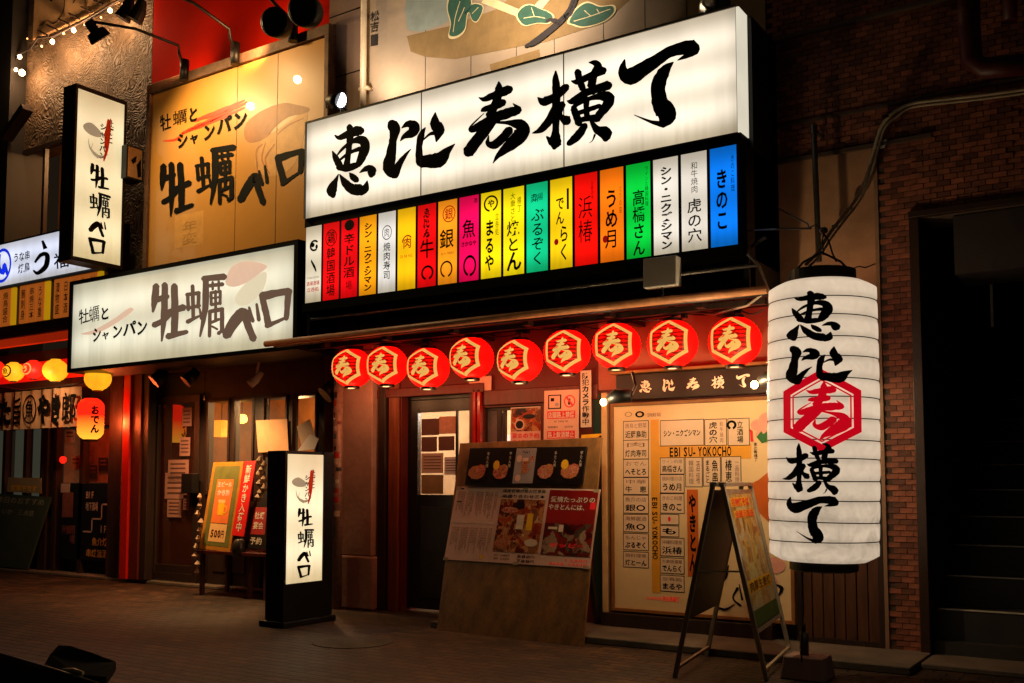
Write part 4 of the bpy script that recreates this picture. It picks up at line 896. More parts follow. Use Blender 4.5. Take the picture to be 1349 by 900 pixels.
# hanging hook line under it, down to the concrete block
ld = P(1058, 760, -1.2)
b = MB(); b.tube([P(1057, 745, -1.2), P(1057, 770, -1.2), P(1058, 800, -1.25), P(1056, 850, -1.3), P(1056, 872, -1.3)], .006, cable_mat, 6); tag(b.build('guy_cord', smooth=True), 'thin cord from the tall white lantern down to the concrete block', 'cord')

# ================================================================ A-FRAME BOARD
nA, fA = PG(889, 893), PG(931, 864); nB, fB = PG(1010, 897), PG(1042, 865)
h = 1.27; rn = P(930, 640, (nA.y + nB.y) / 2 - .0); ridge_n = (nA + nB) / 2; ridge_f = (fA + fB) / 2
ridge_n = PP(932, 640, ridge_n, (nB - nA).cross(Vector((0, 0, 1))).cross(Vector((0, 0, 1))).normalized()); 
ridge_n.z = max(1.2, min(1.34, ridge_n.z)); 
d = Vector(((nA.x + nB.x) / 2, (nA.y + nB.y) / 2, 0)); d2 = Vector(((fA.x + fB.x) / 2, (fA.y + fB.y) / 2, 0))
ridge_n = Vector((d.x, d.y, 1.29)); ridge_f = Vector((d2.x, d2.y, 1.29))
t = thing('a_frame_sign', 'folding A-frame sign with a yellow food poster beside the tall white lantern', 'sign board', (d + d2) / 2)
wood_grey = mat('weathered_frame_wood', '#9a8c78', .5, amt=.3, sc=5, stretch=(3, 3, .6)); alf = mat('brushed_frame_metal', '#d4c8b0', .35, .6, amt=.15)
off = (nB - nA).normalized() * .03
for a_, c_, o_ in ((nA, ridge_n, -off), (fA, ridge_f, -off), (nB, ridge_n, off), (fB, ridge_f, off)):
    b = MB(); b.bar(a_, c_ + o_, .032, wood_grey if o_ == -off else alf, .02); b.build('leg', t, bevel=.003)
b = MB(); b.bar(ridge_n - off, ridge_f - off, .05, wood_grey, .03); b.bar(ridge_n + off, ridge_f + off, .05, alf, .03); b.build('top_rail', t, bevel=.004)
def along(a, c, s_): return a.lerp(c, s_)
b = MB(); b.bar(along(nA, ridge_n, .05), along(fA, ridge_f, .05), .02, wood_grey); b.bar(along(nB, ridge_n, .05), along(fB, ridge_f, .05), .02, alf); b.build('foot_rail', t)
b = MB(); b.bar(along(nA, ridge_n, .55), along(nB, ridge_n, .55), .012, alf); b.build('stay', t)
def panel(n_, f_, o_, s0, s1, flip):
    a_, b_ = along(n_, ridge_n + o_, s1), along(f_, ridge_f + o_, s1); c_, e_ = along(f_, ridge_f + o_, s0), along(n_, ridge_n + o_, s0)
    q = Surf(a_, b_, c_, e_)
    out = (n_ - (nA + nB) / 2)
    if q.n.dot(out) < 0: q.n = -q.n
    return q
S = panel(nB, fB, off, .23, .97, 0)
b = MB(); b.slab(S, .012, frm); b.frame(S, .03, .02, alf, .004); b.build('right_panel', t)
b = MB(); q = S.sub(.06, .03, .94, .96, .003); q.n = S.n
foody = food_mat('yakisoba_photo', ['#b07828', '#ffc858', '#fff0a0', '#e8a850', '#fff4d0', '#f0b860', '#c08038'], 11)
b.rect(q, 0, 0, 1, 1, foody, .001); b.rect(q, .05, .03, .8, .10, pr_yel, .002); b.rect(q, .1, .13, .9, .19, pr_yel, .002); b.rect(q, 0, .66, 1, .76, pr_yel, .002); b.rect(q, 0, .88, 1, 1, mat('green_print', '#4a6428', .5, bump=0), .002)
th(b, q, '名物焼そば', .08, .03, .78, .10, ink_red, .03, .004); th(b, q, '全蔵元直送', .12, .13, .88, .19, ink_red, .03, .004); th(b, q, '肉厚生姜焼', .05, .67, .95, .75, ink_dred, .03, .004)
b.build('poster', t)
S = panel(nA, fA, -off, .30, .97, 0)
b = MB(); b.slab(S, .012, mat('dark_brown_panel', '#2a1c12', .5, amt=.2)); b.build('left_panel', t)
# concrete block with rod
c = PG(1057, 897)
t = thing('concrete_block', 'square concrete weight block with a short metal rod at the foot of the A-frame', 'block', (c.x, c.y + .12, 0))
b = MB(); b.hexa([(-.13, -.11, .15), (.13, -.11, .15), (.15, -.13, 0), (-.15, -.13, 0), (-.13, .11, .15), (.13, .11, .15), (.15, .13, 0), (-.15, .13, 0)], con_pillar); b.build('block', t, bevel=.01, local=True)
b = MB(); b.tube([(-.02, 0, .14), (-.02, 0, .30)], .03, grey_metal, 12); b.tube([(-.02, 0, .30), (-.02, 0, .36)], .012, grey_metal, 8); b.build('rod', t, smooth=True, local=True)

# ================================================================ BRICK BUILDING ON THE RIGHT
mortar = mat('mortar', '#4c3a2e', .9, amt=.2, sc=10); brickm = mat('brick_tile', '#7c4630', .7, amt=.4, sc=14, island=.5, bump=.25, bsc=40)
plast3 = mat('pinkish_plaster', '#a87c5c', .85, amt=.3, sc=2.5, bump=.3, bsc=16)
bb = thing('brick_building', 'dark brick building with a stair opening right of the tall white lantern', 'building', (-1.5, .1, 0))
OX0 = X0(1216); OZ = 3.3; PXa, PXb = X0(1166), OX0
z_pl = zof(1080, 203, 0)
b = MB()
b.box(XR + .001, 2.2, .012, .4, z_pl, 9, mortar); b.box(PXb, 2.2, .012, .4, OZ, z_pl - .001, mortar) ; b.box(PXa, PXb - .001, .012, .4, 0, z_pl - .001, mortar); b.box(.9, 2.2, .012, .4, 0, OZ - .001, mortar)
b.build('wall', bb)
bme = None; cand = []
BW, BH = .088, .037
row = 0; z = .04
while z < 7.4:
    offx = (.0475 if row % 2 else 0)
    for k in range(-4, 50):
        x = XR + .06 + k * .095 + offx
        if x - BW / 2 < XR + .004: continue
        inpillar = PXa < x - BW / 2 + .02 and x + BW / 2 < PXb + .04
        if z < z_pl + .02 and not (inpillar or (x > PXb and z > OZ + .02) or x > .98): continue
        q = inpic(x, 0, z, 420)
        if q: cand.append((q[2] + (0 if inpic(x, 0, z) else 20) + (0 if inpillar and z < z_pl else 3), x, z))
    z += .043; row += 1
cand.sort(); rest = MB(); rnd = random.Random(2)
mb_ = MB(); mb_.box(-BW / 2 - .002, BW / 2 + .002, -.004, .004, -BH / 2, BH / 2, brickm); tmp = mb_.build('brick'); bme = tmp.data; bpy.data.objects.remove(tmp); bme.name = 'brick_mesh'
for n, (_, x, z) in enumerate(cand):
    y = .008 + rnd.uniform(-.003, .003)
    if n < 300:
        o = bpy.data.objects.new('brick', bme); COL.objects.link(o); o.parent = bb; o.location = Vector((x, y, z + BH / 2)) - bb.location
        o.rotation_euler = (rnd.gauss(0, .02), 0, rnd.gauss(0, .02))
    else: rest.box(x - BW / 2, x + BW / 2, y - .012, y + .006, z, z + BH, brickm)
rest.build('brickwork', bb, kind='stuff')
b = MB(); b.box(XR + .001, PXa - .001, .03, .4, 1.35, z_pl - .002, plast3); b.build('plaster_panel', bb, label='pinkish plaster panel behind the hanging rod')
b = MB(); b.tube([P(1120, 355, .027), P(1132, 351, .027), P(1140, 353, .027), P(1152, 348, .027), P(1162, 347, .027)], .004, ink, 4); b.build('crack', bb)
b = MB(); b.box(PXa - .03, PXa - .002, -.01, .03, 0, z_pl - .003, mat('pale_edge_trim', '#8a6a50', .6, amt=.2)); b.build('edge_trim', bb)
b = MB()
for py, pz in ((168, .0),):
    b.box(XR + .01, 2, -.02, .0, zof(1050, 165, 0), zof(1050, 165, 0) + .02, mortar)
z2 = zof(1100, 38, 0); b.box(XR + .01, 2, -.05, .0, z2, z2 + .03, mortar); b.box(XR + .01, PXa + .4, -.03, .0, z_pl - .03, z_pl + .0, mortar)
b.build('string_course', bb)
# opening frame
b = MB(); jm = mat('brown_steel_jamb', '#3c2a20', .4, .3, amt=.2)
b.box(OX0 - .05, OX0 + .02, -.03, .35, 0, OZ, jm); b.box(OX0 - .05, .95, -.05, .0, OZ, OZ + .05, jm); b.build('door_frame', bb, bevel=.005)
b = MB(); b.box(OX0 + .25, OX0 + .9, .05, .6, OZ - .45, OZ - .01, mat('dark_canvas_roll', '#2a201c', .7, amt=.3)); b.build('shutter_box', bb)
# stair well
st_m = mat('dark_stair_concrete', '#2e2a26', .7, amt=.3, sc=3); nose = mat('metal_stair_nosing', '#c8bca8', .5, .0, amt=.2)
sw = thing('staircase', 'dark flight of stairs climbing inside the brick opening at the right edge', 'stairs', (OX0, .2, 0))
SXa, SXb = OX0 + .03, 1.3
for k in range(13):
    z = .355 + .22 * k - .22; y = .16 + .35 * (k - 0)
    z1 = .355 + .22 * k
    b = MB(); b.box(SXa, SXb, y, y + .35, z, z1, st_m); o = b.build('step', sw)
    b = MB(); b.box(SXa + .02, SXb - .02, y - .008, y + .035, z1 + .0005, z1 + .008, nose); b.build('nosing', o)
b = MB(); b.box(SXa - .02, SXa - .001, .1, 5, 0, 5, st_m); b.box(SXb, SXb + .05, .4, 5, 0, 5, st_m); b.box(SXa, SXb, 4.9, 5, 0, 5, st_m); b.box(SXa, SXb, .4, 5, 4.9, 5, st_m); b.build('side_wall', sw)
b = MB(); b.box(SXa, SXb, .05, .158, .0, .134, st_m); b.build('first_riser', sw)
b = MB(); b.box(X0(1313, 1.2) - .01, X0(1313, 1.2) + .012, 1.2, 1.22, 2.6, 3.3, nose); b.build('hanging_bar', sw)
# wooden slat door under the lantern
DXa, DXb = X0(1046), PXa - .032; wz = 1.35
wd = thing('slatted_door', 'low brown boarded door behind the foot of the tall white lantern', 'door', (DXa, 0, 0))
n = 7; brown = mat('brown_board', '#4e2c18', .55, amt=.4, sc=4, stretch=(6, 6, .6))
for k in range(n):
    a_ = DXa + .035 + (DXb - DXa - .07) * k / n; b = MB(); b.box(a_ + .004, a_ + (DXb - DXa - .07) / n - .004, .005 + .003 * (k % 2), .03, .06, wz - .04, brown); b.build('plank', wd, bevel=.003)
b = MB(); b.box(DXa, DXb, .03, .06, .0, wz, black_metal); b.build('backing', wd)
b = MB(); S = SR(DXa, .055, DXb, wz - .001, -.01); b.frame(S, .04, .03, dark_wood); b.build('frame', wd)
# conduits, rod, bracket
cab = mat('grey_conduit', '#a8987c', .5, amt=.2)
cpts = [(1375, 112), (1349, 118), (1290, 126), (1235, 132), (1200, 137), (1178, 148), (1162, 165), (1152, 195), (1142, 232), (1128, 262), (1108, 288), (1090, 312), (1076, 334), (1062, 348)]
o = None
for kk, off_ in enumerate((0, 5)):
    b = MB(); pts = [P(x + off_ * (.9 if i > 4 else 0), y + off_ * (1.0 if i <= 5 else .5), -.04 - (1.1 * max(0, (i - 9) / 4) if i > 9 else 0)) for i, (x, y) in enumerate(cpts)]
    sm = [pts[0]]
    for i in range(len(pts) - 1):
        A_, B_, C_, D_ = pts[max(i - 1, 0)], pts[i], pts[i + 1], pts[min(i + 2, len(pts) - 1)]
        for k in range(1, 5): sm.append(Vector(cr(A_, B_, C_, D_, k / 4)))
    b.tube(sm, .013 if kk == 0 else .009, cab, 10)
    if kk == 0: o = tag(b.build('conduit', smooth=True), 'pair of grey cable conduits curving down the brick wall to the tall lantern', 'conduit')
    else: b.build('second_run', o, smooth=True)
b = MB(); rng = random.Random(1)
for (x, y) in ((1166, 154), (1119, 275), (1100, 298)): p = P(x, y, -.06); b.lathe([(.026, -.006), (.026, .006)], ink, p, 10)
b.build('strap', o)
x = X0(1075, -.08)
t = thing('rod', 'grey upright rod above the tall white lantern', 'rod', (x, -.1, 2.9))
b = MB(); p0, p1 = P(1078, 350, -1.1), P(1072, 170, -.25); p0 = P(1079, 345, -.25)
b.tube([p0, p1], .022, grey_metal, 12); b.build('tube', t); b = MB(); b.tube([p1 - Vector((0, 0, .04)), p1 + Vector((0, 0, .03))], .028, grey_metal, 12); b.tube([p1 + Vector((0, 0, .0)), p1 + Vector((0, .25, 0))], .012, grey_metal, 8); b.build('top_clamp', t)
t = thing('lantern_bracket', 'black wire bracket and hooks holding the tall white lantern', 'bracket', P(1060, 300, -1.0))
b = MB(); b.tube([P(983, 304, -.7), P(1023, 302, -1.1), P(1068, 301, -1.2)], .007, black_metal, 8); b.build('arm', t)
b = MB(); b.tube([P(984, 305, -.7), P(984, 360, -.7)], .014, black_metal, 8); b.tube([P(991, 324, -.7), P(1010, 312, -.9)], .012, black_metal, 8); b.build('upright', t)
b = MB(); b.tube([P(1015, 268, -.4), P(1035, 280, -.7), P(1050, 288, -.9), P(1064, 295, -1.1), P(1066, 300, -1.15), P(1075, 296, -1.2), P(1085, 308, -1.2), P(1092, 318, -1.2), P(1097, 335, -1.2), P(1102, 345, -1.2)], .006, cable_mat, 6); b.build('wire', t, smooth=True)
b = MB(); b.tube([P(1088, 300, -1.2), P(1086, 304, -1.2), P(1083, 318, -1.2), P(1085, 336, -1.2)], .006, cable_mat, 6); b.lathe([(.02, -.02), (.03, 0), (.02, .02)], grey_metal, P(1085, 304, -1.2), 12); b.build('hook', t)
# red pipe top right
rp_ = mat('dark_red_pipe_paint', '#4a1410', .5, amt=.3); t = thing('red_pipe', 'dark red bent pipe at the top right corner of the brick wall', 'pipe', P(1285, 60, -.3))
b = MB(); b.tube([P(1275, -60, -.3), P(1277, 40, -.3), P(1280, 80, -.3), P(1296, 90, -.3), P(1365, 84, -.3)], .075, rp_, 14); b.build('tube', t, smooth=True)
b = MB(); b.tube([P(1330, -60, -.3), P(1330, 28, -.3)], .05, rp_, 12); b.build('branch', t, smooth=True)
b = MB(); p = P(1160, 191, -.01); b.hexa([p + Vector(v) for v in ((-.05, -.02, .02), (.05, -.02, .03), (.03, -.02, -.03), (-.03, -.02, -.03), (-.05, .0, .02), (.05, .0, .03), (.03, .0, -.03), (-.03, .0, -.03))], white_plastic); tag(b.build('wall_clip'), 'small pale broken fitting on the brick wall above the rod', 'fitting')

# ================================================================ OYSTER BAR (left shop)
red_wall = mat('bright_red_wall', '#b81800', .8, spec=.05, amt=.15, sc=2, bump=.15)
ob = thing('oyster_bar_building', 'red upper wall of the oyster bar above its yellow billboard', 'building', (-9, .2, 0))
LX0 = -11.6
b = MB(); b.box(-11.15, -7.603, .3, .7, 2.9, 10, red_wall); b.build('upper_wall', ob)
b = MB(); b.box(X0(268, .5), -7.603, .5, .8, zof(350, 522, .5) - .02, 2.9, dark_wood); b.box(X0(163, .5), X0(268, .5) - .001, .5, .8, zof(230, 522, .5) - .02, 2.9, dark_wood)
b.box(-11.3, -7.603, -.0, .55, 2.72, 2.90, dark_wood); b.build('fascia', ob, bevel=.006)
# doors and windows
WT = zof(350, 522, .5)
for i, (a_, c_) in enumerate(((275, 301), (310, 333), (349, 377), (387, 416))):
    xa, xb = X0(a_, .5), X0(c_, .5); b = MB(); S = SR(xa - .03, 1.15, xb + .03, WT, .47); b.frame(S, .03, .07, dark_wood); o = b.build('window_frame', ob, bevel=.004)
    b = MB(); b.box(xa, xb, .5, .505, 1.18, WT - .03, glass); b.build('pane', o)
b = MB()
for a_, c_ in ((262, 275), (301.5, 309.5), (333.5, 348.5), (377.5, 386.5), (416.5, 443)):
    b.box(X0(a_, .5) + .031, X0(c_, .5) - .031 if X0(c_, .5) - X0(a_, .5) > .08 else X0(c_, .5) - .0, .49, .6, .04, WT, dark_wood)
b.build('mullion', ob)
b = MB(); b.box(X0(275, .5), -7.603, .52, .6, .04, 1.149, dark_wood)
for k in range(6): b.box(X0(275, .5) + .1 + k * .32, X0(275, .5) + .36 + k * .32, .508, .52, .2, 1.0, dark_wood)
b.build('dado', ob)
xa, xb = X0(204, .5), X0(265, .5); DT = zof(230, 522, .5)
dr = thing('oyster_bar_door', 'dark wooden sliding door with a tall red lit glass pane', 'door', (xa, .5, 0))
b = MB(); S = SR(xa, .05, xb, DT, .46); b.frame(S, .1, .06, dark_wood); b.box(xa + .1, xb - .1, .47, .5, .05, .25, dark_wood); b.build('frame', dr, bevel=.005)
b = MB(); b.box(xa + .1, xb - .1, .49, .495, .25, DT - .02, mat('dark_tinted_glass', '#3a1a10', .04, bump=0, amt=.2, coat=.6, alpha=.8)); o_ = b.build('glass', dr); MATS['dark_tinted_glass'].node_tree.nodes['Principled BSDF'].inputs['Coat IOR'].default_value = 2.6; MATS['dark_tinted_glass'].node_tree.nodes['Principled BSDF'].inputs['Coat Weight'].default_value = 1
b = MB()
for q in (((.64, .07, .84, .17), pap_b), ((.60, .23, .82, .33), pap), ((.36, .35, .8, .47), pap_b), ((.30, .42, .78, .56), pap), ((.36, .565, .66, .66), pap), ((.7, .54, .82, .62), pap)):
    r_ = S.sub(*q[0], .002); b.slab(r_, .002, mat('pink_paper', '#a87868', .6, amt=.1))
    for k in range(4): b.rect(r_, .12, .15 + .2 * k, .85, .22 + .2 * k, pap_b)
b.build('notice', dr); b = MB(); b.box(xb - .08, xb - .03, .40, .46, 1.0, 1.35, black_metal); b.build('handle', dr)
# interior
inw2 = mat('warm_brown_interior', '#a87440', .7, amt=.4, sc=3)
b = MB(); b.box(-11.2, -7.6, 2.4, 2.45, 0, 2.7, inw2); b.box(-11.25, -11.2, .7, 2.4, 0, 2.7, inw2); b.box(-7.6, -7.55, .7, 2.4, 0, 2.7, inw2); b.box(-11.2, -7.6, .7, 2.4, 2.7, 2.75, inw2)
for k in range(16): b.box(-11 + k * .2, -10.88 + k * .2, 2.2, 2.38, 1.2 + .07 * (k % 3), 1.4 + .1 * (k % 4), [mat('bottle_glass', '#1c1208', .2, bump=0), pap, ink_red][k % 3])
b.box(-10.9, -7.8, 1.6, 2.0, .9, .98, dark_wood); b.build('bar_interior', kind='structure')
for (px, py, r_, lab) in ((319, 552, .07, 'round warm lamp glowing behind the second oyster bar window'), (292, 562, .07, 'square warm lamp glowing behind the first oyster bar window')):
    p = P(px, py, 1.1); b = MB()
    if r_ and px == 319: b.lathe([(.02, -.06), (.06, -.04), (.07, 0), (.05, .05), (.02, .06)], mat('warm_bulb', '#ffd080', .4, em='#ffb040', es=7, bump=0), p, 14)
    else: b.box(p.x - .07, p.x + .07, p.y - .07, p.y + .07, p.z - .14, p.z + .08, mat('amber_shade', '#ffb050', .4, em='#ff9020', es=1.6, bump=0))
    o = tag(b.build('interior_lamp'), lab, 'lamp'); b = MB(); b.tube([p + Vector((0, 0, .05)), (p.x, p.y, 2.68)], .006, cable_mat, 6); b.build('flex', o)
S = SY(.44, (337, 554), (378, 552), (380, 595), (340, 596)); b = MB(); b.slab(S, .004, mat('cream_paper', '#c89a70', .7, amt=.12, sc=6)); tag(b.build('paper_sheet'), 'plain tan paper sheet hanging in the oyster bar window', 'paper')
t = thing('paper_clipping', 'two crumpled grey sheets hanging at the right oyster bar window', 'paper', P(405, 575, .42))
b = MB(); b.slab(SY(.42, (391, 562), (408, 552), (417, 580), (398, 592)), .003, pap); b.build('sheet', t); b = MB(); b.slab(SY(.40, (408, 572), (420, 578), (414, 592), (392, 594)), .003, pap_w); b.build('lower_sheet', t)
# red post: the tall lantern's red light is put into its colour
b = MB(); b.box(X0(165, .3), X0(174, .3), .25, .34, .05, zof(170, 492, .3), mat('red_lit_post', '#c01808', .4, coat=.15, amt=.1, bump=.05)); b.box(X0(174.5, .3), X0(186, .3), .28, .36, .05, zof(170, 492, .3), red_wood)
tag(b.build('red_post', bevel=.006), 'glossy post coloured red by lantern light, left of the oyster bar door', 'post')
b = MB(); b.box(X0(187, .3), X0(203, .4), .3, .42, .05, 2.75, dark_wood); tag(b.build('wooden_post', bevel=.006), 'dark wooden post between the red post and the oyster bar door', 'post')
b = MB(); b.box(X0(147, .4), X0(164, .4), .35, .42, .05, 2.75, dark_wood); tag(b.build('wooden_post', bevel=.006), 'dark wooden post left of the red post', 'post')

# yellow billboard
bx0, bx1 = X0(201, -.1), -7.52; bz0, bz1 = zof(320, 322, -.1), 6.2
bx0 = xof(199, 200, -.1); bx1 = xof(434, 120, -.1); bz0 = 3.86; bz1 = (zof(434, 48, -.1) + zof(205, 124, -.1)) / 2
yb = mat('yellow_billboard_sheet', '#d0923e', .4, amt=.06, sc=1.5, bump=.03, coat=.3)
t = thing('billboard', 'large yellow billboard with black brush lettering and an oyster picture', 'billboard', (bx0, -.1, bz0))
b = MB(); b.box(bx0, bx1, -.1, -.05, bz0, bz1, yb); b.build('sheet', t)
S = SR(bx0 - .07, bz0 - .07, bx1 + .02, bz1 + .13, -.14); b = MB(); b.frame(S, .07, .2, rust_metal, wv=.12); b.build('frame', t, bevel=.008)
b = MB()
for px in (312, 365): x = xof(px, 150, -.1); b.box(x, x + .006, -.1025, -.1, bz0, bz1, rust_metal)
b.build('seam', t)
S = SR(bx0, bz0, bx1, bz1, -.1)
def bq(px, py): p = P(px, py, -.1); return ((p.x - bx0) / (bx1 - bx0), (bz1 - p.z) / (bz1 - bz0))
b = MB(); oy = mat('oyster_brown_print', '#a8641c', .5, amt=.2, bump=0); oy2 = mat('oyster_cream_print', '#dca050', .5, amt=.15, bump=0); oy3 = mat('oyster_shell_line', '#b87030', .5, bump=0)
b.poly(S, C2([bq(*p) for p in ((322, 180), (325, 162), (345, 146), (372, 136), (390, 138), (408, 143), (400, 150), (380, 154), (362, 168), (350, 182), (330, 188))]), oy, .002)
b.poly(S, C2([bq(*p) for p in ((345, 185), (360, 175), (385, 158), (404, 148), (402, 170), (395, 200), (380, 225), (350, 232), (336, 215))]), oy2, .0015)
for st in ([(350, 188, .8), (345, 210, 1.2), (355, 228, 1)], [(365, 178, .8), (380, 165, 1.2), (400, 156, .6)], [(340, 230, 1), (338, 200, 1.5), (346, 190, 1)], [(362, 190, 1), (350, 208, 1.5), (352, 220, 1)]):
    for q in ribbon([(x * 10, y * 10, w_ * 15) for x, y, w_ in st]): b.poly(S, [bq(x / 10, y / 10) for x, y in q], oy3, .003)
b.build('oyster_picture', t)
def hatched(S_, fq, strokes, m, nm, par, wsc=10, o=.004):
    b = MB()
    for st in strokes:
        for q in ribbon([(x * 10, y * 10, w_ * wsc) for x, y, w_ in st], .3): b.poly(S_, [fq(x / 10, y / 10) for x, y in q], m, o)
    return b.build(nm, par)
rs = mat('orange_red_brush', '#e03c10', .5, amt=.2, bump=0, em='#ff4010', es=.12)
hatched(S, bq, [[(215, 186, 1), (232, 184, 3), (242, 176, 2)], [(240, 176, 3), (270, 162, 5), (325, 135, 3)], [(255, 160, 3), (290, 147, 6), (322, 132, 2)], [(250, 172, 3), (290, 156, 5), (322, 142, 2)]], rs, 'red_brush_mark', t)
def charq(mb, ch, S_, fq, quad, m, o=.005, bold=None):
    us = [fq(*p) for p in quad]; u0 = min(u for u, v in us); u1 = max(u for u, v in us); v0 = min(v for u, v in us); v1 = max(v for u, v in us)
    tl, tr, br_, bl = us; q = Surf(S_.pt(*tl), S_.pt(*tr), S_.pt(*br_), S_.pt(*bl)); q.n = S_.n
    if ch == '蠣': bold = None if bold is None else .0
    if bold is None: brush(mb, q, ch, 0, 0, 1, 1, m, o)
    else: put(mb, q, ch, 0, 0, 1, 1, m, o, bold)
for ch, q in (('牡', ((210, 217), (256, 205), (256, 278), (212, 289))), ('蠣', ((256, 200), (312, 188), (310, 266), (258, 276))), ('ベ', ((314, 235), (354, 215), (355, 270), (312, 274))), ('ロ', ((362, 204), (403, 194), (403, 232), (362, 250)))): b = MB(); charq(b, ch, S, bq, q, ink); b.build('lettering', t)
b = MB()
for ch, q in (('牡', ((210, 152), (226, 148), (226, 170), (212, 175))), ('蠣', ((227, 147), (248, 141), (247, 162), (228, 168))), ('と', ((248, 142), (262, 139), (261, 160), (248, 164))),
              ('シ', ((233, 176), (248, 172), (248, 194), (234, 198))), ('ャ', ((249, 176), (262, 172), (262, 188), (250, 191))), ('ン', ((268, 164), (284, 159), (283, 184), (268, 188))), ('パ', ((285, 156), (306, 150), (305, 174), (286, 180))), ('ン', ((307, 148), (326, 142), (326, 168), (307, 174)))):
    charq(b, ch, S, bq, q, ink, bold=.045)
b.build('lettering', t)
b = MB(); b.poly(S, [bq(*p) for p in ((230, 285), (268, 277), (268, 322), (230, 328))], oy2, .001); tv(b, S, '年変', *bq(240, 292), *bq(260, 320), mat('faded_patch_print', '#c08c40', .5, bump=0), .0); b.build('faded_patch', t)

# long white sign of the oyster bar
wx0, wx1, wz0, wz1 = -11.37, -7.5, 2.72, 3.77
wlit = tube_lit('pale_green_white_acrylic', '#f4f0d8', .92, wz0, wz1, [.3, .72], .62, x0=wx0, x1=wx1)
t = thing('oyster_bar_sign', 'long white illuminated sign with brown brush lettering over the oyster bar door', 'sign', (wx0, L_Y, wz0))
b = MB(); b.lit(wx0, wx1, L_Y, L_Y + .02, wz0, wz1, wlit, black_metal); b.build('lit_panel', t)
b = MB(); S = SR(wx0 - .07, wz0 - .05, wx1 + .06, wz1 + .05, L_Y - .012); b.frame(S, .06, .05, black_metal, wv=.045); b.box(wx0 - .07, wx1 + .06, L_Y + .035, -.01, wz0 - .05, wz1 + .05, black_metal); b.build('housing', t)
b = MB()
S = SR(wx0, wz0, wx1, wz1, L_Y)
def wq(px, py): p = P(px, py, L_Y); return ((p.x - wx0) / (wx1 - wx0), (wz1 - p.z) / (wz1 - wz0))
for ch in '牡蠣ベロ': b = MB(); place(b, ch, ink_brown, L_Y); b.build('lettering', t)
b = MB()
for ch, q in (('牡', ((104, 408), (118, 405), (118, 425), (104, 429))), ('蠣', ((117, 404), (132, 400), (132, 423), (117, 427))), ('と', ((132, 405), (145, 402), (145, 421), (132, 424))),
              ('シ', ((122, 432), (134, 429), (134, 449), (122, 453))), ('ャ', ((134, 436), (145, 433), (145, 446), (134, 449))), ('ン', ((148, 428), (162, 425), (162, 444), (148, 448))), ('パ', ((162, 425), (180, 421), (180, 441), (162, 445))), ('ン', ((180, 422), (195, 419), (195, 440), (180, 444)))):
    charq(b, ch, S, wq, q, ink, bold=.035)
b.build('small_lettering', t); b = MB(); opk = mat('pale_pink_print', '#d8b8a0', .5, bump=0, em='#f4cdb0', es=.75); opk2 = mat('pale_cream_print', '#d8c8a8', .5, bump=0, em='#efe2c0', es=.8)
b.poly(S, C2([wq(*p) for p in ((297, 372), (305, 352), (325, 344), (352, 350), (340, 362), (322, 374), (306, 378))]), opk, .0015)
b.poly(S, C2([wq(*p) for p in ((310, 392), (325, 372), (350, 358), (348, 380), (330, 400), (314, 402))]), opk2, .001)
b.poly(S, C2([wq(*p) for p in ((106, 440), (125, 434), (150, 420), (170, 406), (175, 410), (150, 428), (125, 440))]), opk, .001)
b.build('oyster_picture', t)

# blade sign (perpendicular to the facade)
BX = -10.8
y0, y1 = PX(97, 225, BX).y, PX(163, 240, BX).y; z1, z0 = PX(97, 112, BX).z, PX(88, 338, BX).z
lit_warm = tube_lit('warm_white_acrylic', '#fff0c2', .80, z0, z1, [.2, .5, .8], .66)
t = thing('blade_sign', 'narrow upright illuminated sign with black brush lettering projecting from the wall', 'sign', (BX, y0, z0))
b = MB(); b.box(BX - .01, BX, y0 + .02, y1 - .02, z0 + .02, z1 - .02, lit_warm); b.build('lit_panel', t)
b = MB(); b.box(BX - .24, BX - .012, y0 - .01, y1 + .01, z0 - .03, z1 + .03, black_metal)
for q in ((y0 - .01, y0 + .02, z0 - .03, z1 + .03), (y1 - .02, y1 + .01, z0 - .03, z1 + .03)): b.box(BX - .012, BX + .012, q[0], q[1], q[2], q[3], black_metal)
b.box(BX - .012, BX + .012, y0 + .02, y1 - .02, z0 - .03, z0 + .02, black_metal); b.box(BX - .012, BX + .012, y0 + .02, y1 - .02, z1 - .02, z1 + .03, black_metal); b.build('housing', t)
def blade_text(S, t, nm='lettering'):
    for ch, (a_, c_, d_, e_) in (('牡', (.30, .42, .72, .565)), ('蠣', (.30, .585, .76, .735)), ('ベ', (.30, .755, .68, .85)), ('ロ', (.30, .865, .68, .965))): b = MB(); brush(b, S, ch, a_, c_, d_, e_, ink); b.build(nm, t)
    b = MB()
    tv(b, S, '牡蠣と', .62, .12, .78, .27, ink, .03); tv(b, S, 'シャンパン', .48, .16, .62, .38, ink, .04); b.build(nm, t)
    b = MB()
    for st in ([(66, 15, 7), (62, 25, 9), (64, 32, 5)], [(70, 13, 4), (66, 28, 5), (58, 38, 3)]):
        for q in ribbon([(x * 10, y * 10, w_ * 10) for x, y, w_ in st], .3): b.poly(S, [(x / 1000, y / 1000) for x, y in q], rs, .005)
    b.poly(S, C2([(.14, .205), (.3, .18), (.5, .215), (.5, .25), (.3, .255), (.16, .235)]), mat('shell_grey_print', '#a09078', .5, bump=0, em='#b8a888', es=.5), .002)
    for st in ([(24, 28, 1), (30, 34, 2), (50, 37, 2), (66, 34, 1)], [(34, 30, 1), (32, 35, 1.5), (46, 38, 1)]):
        for q in ribbon([(x * 10, y * 10, w_ * 10) for x, y, w_ in st], .3): b.poly(S, [(x / 1000, y / 1000) for x, y in q], mat('shell_grey_print', ''), .003)
    b.build('oyster_picture', t)
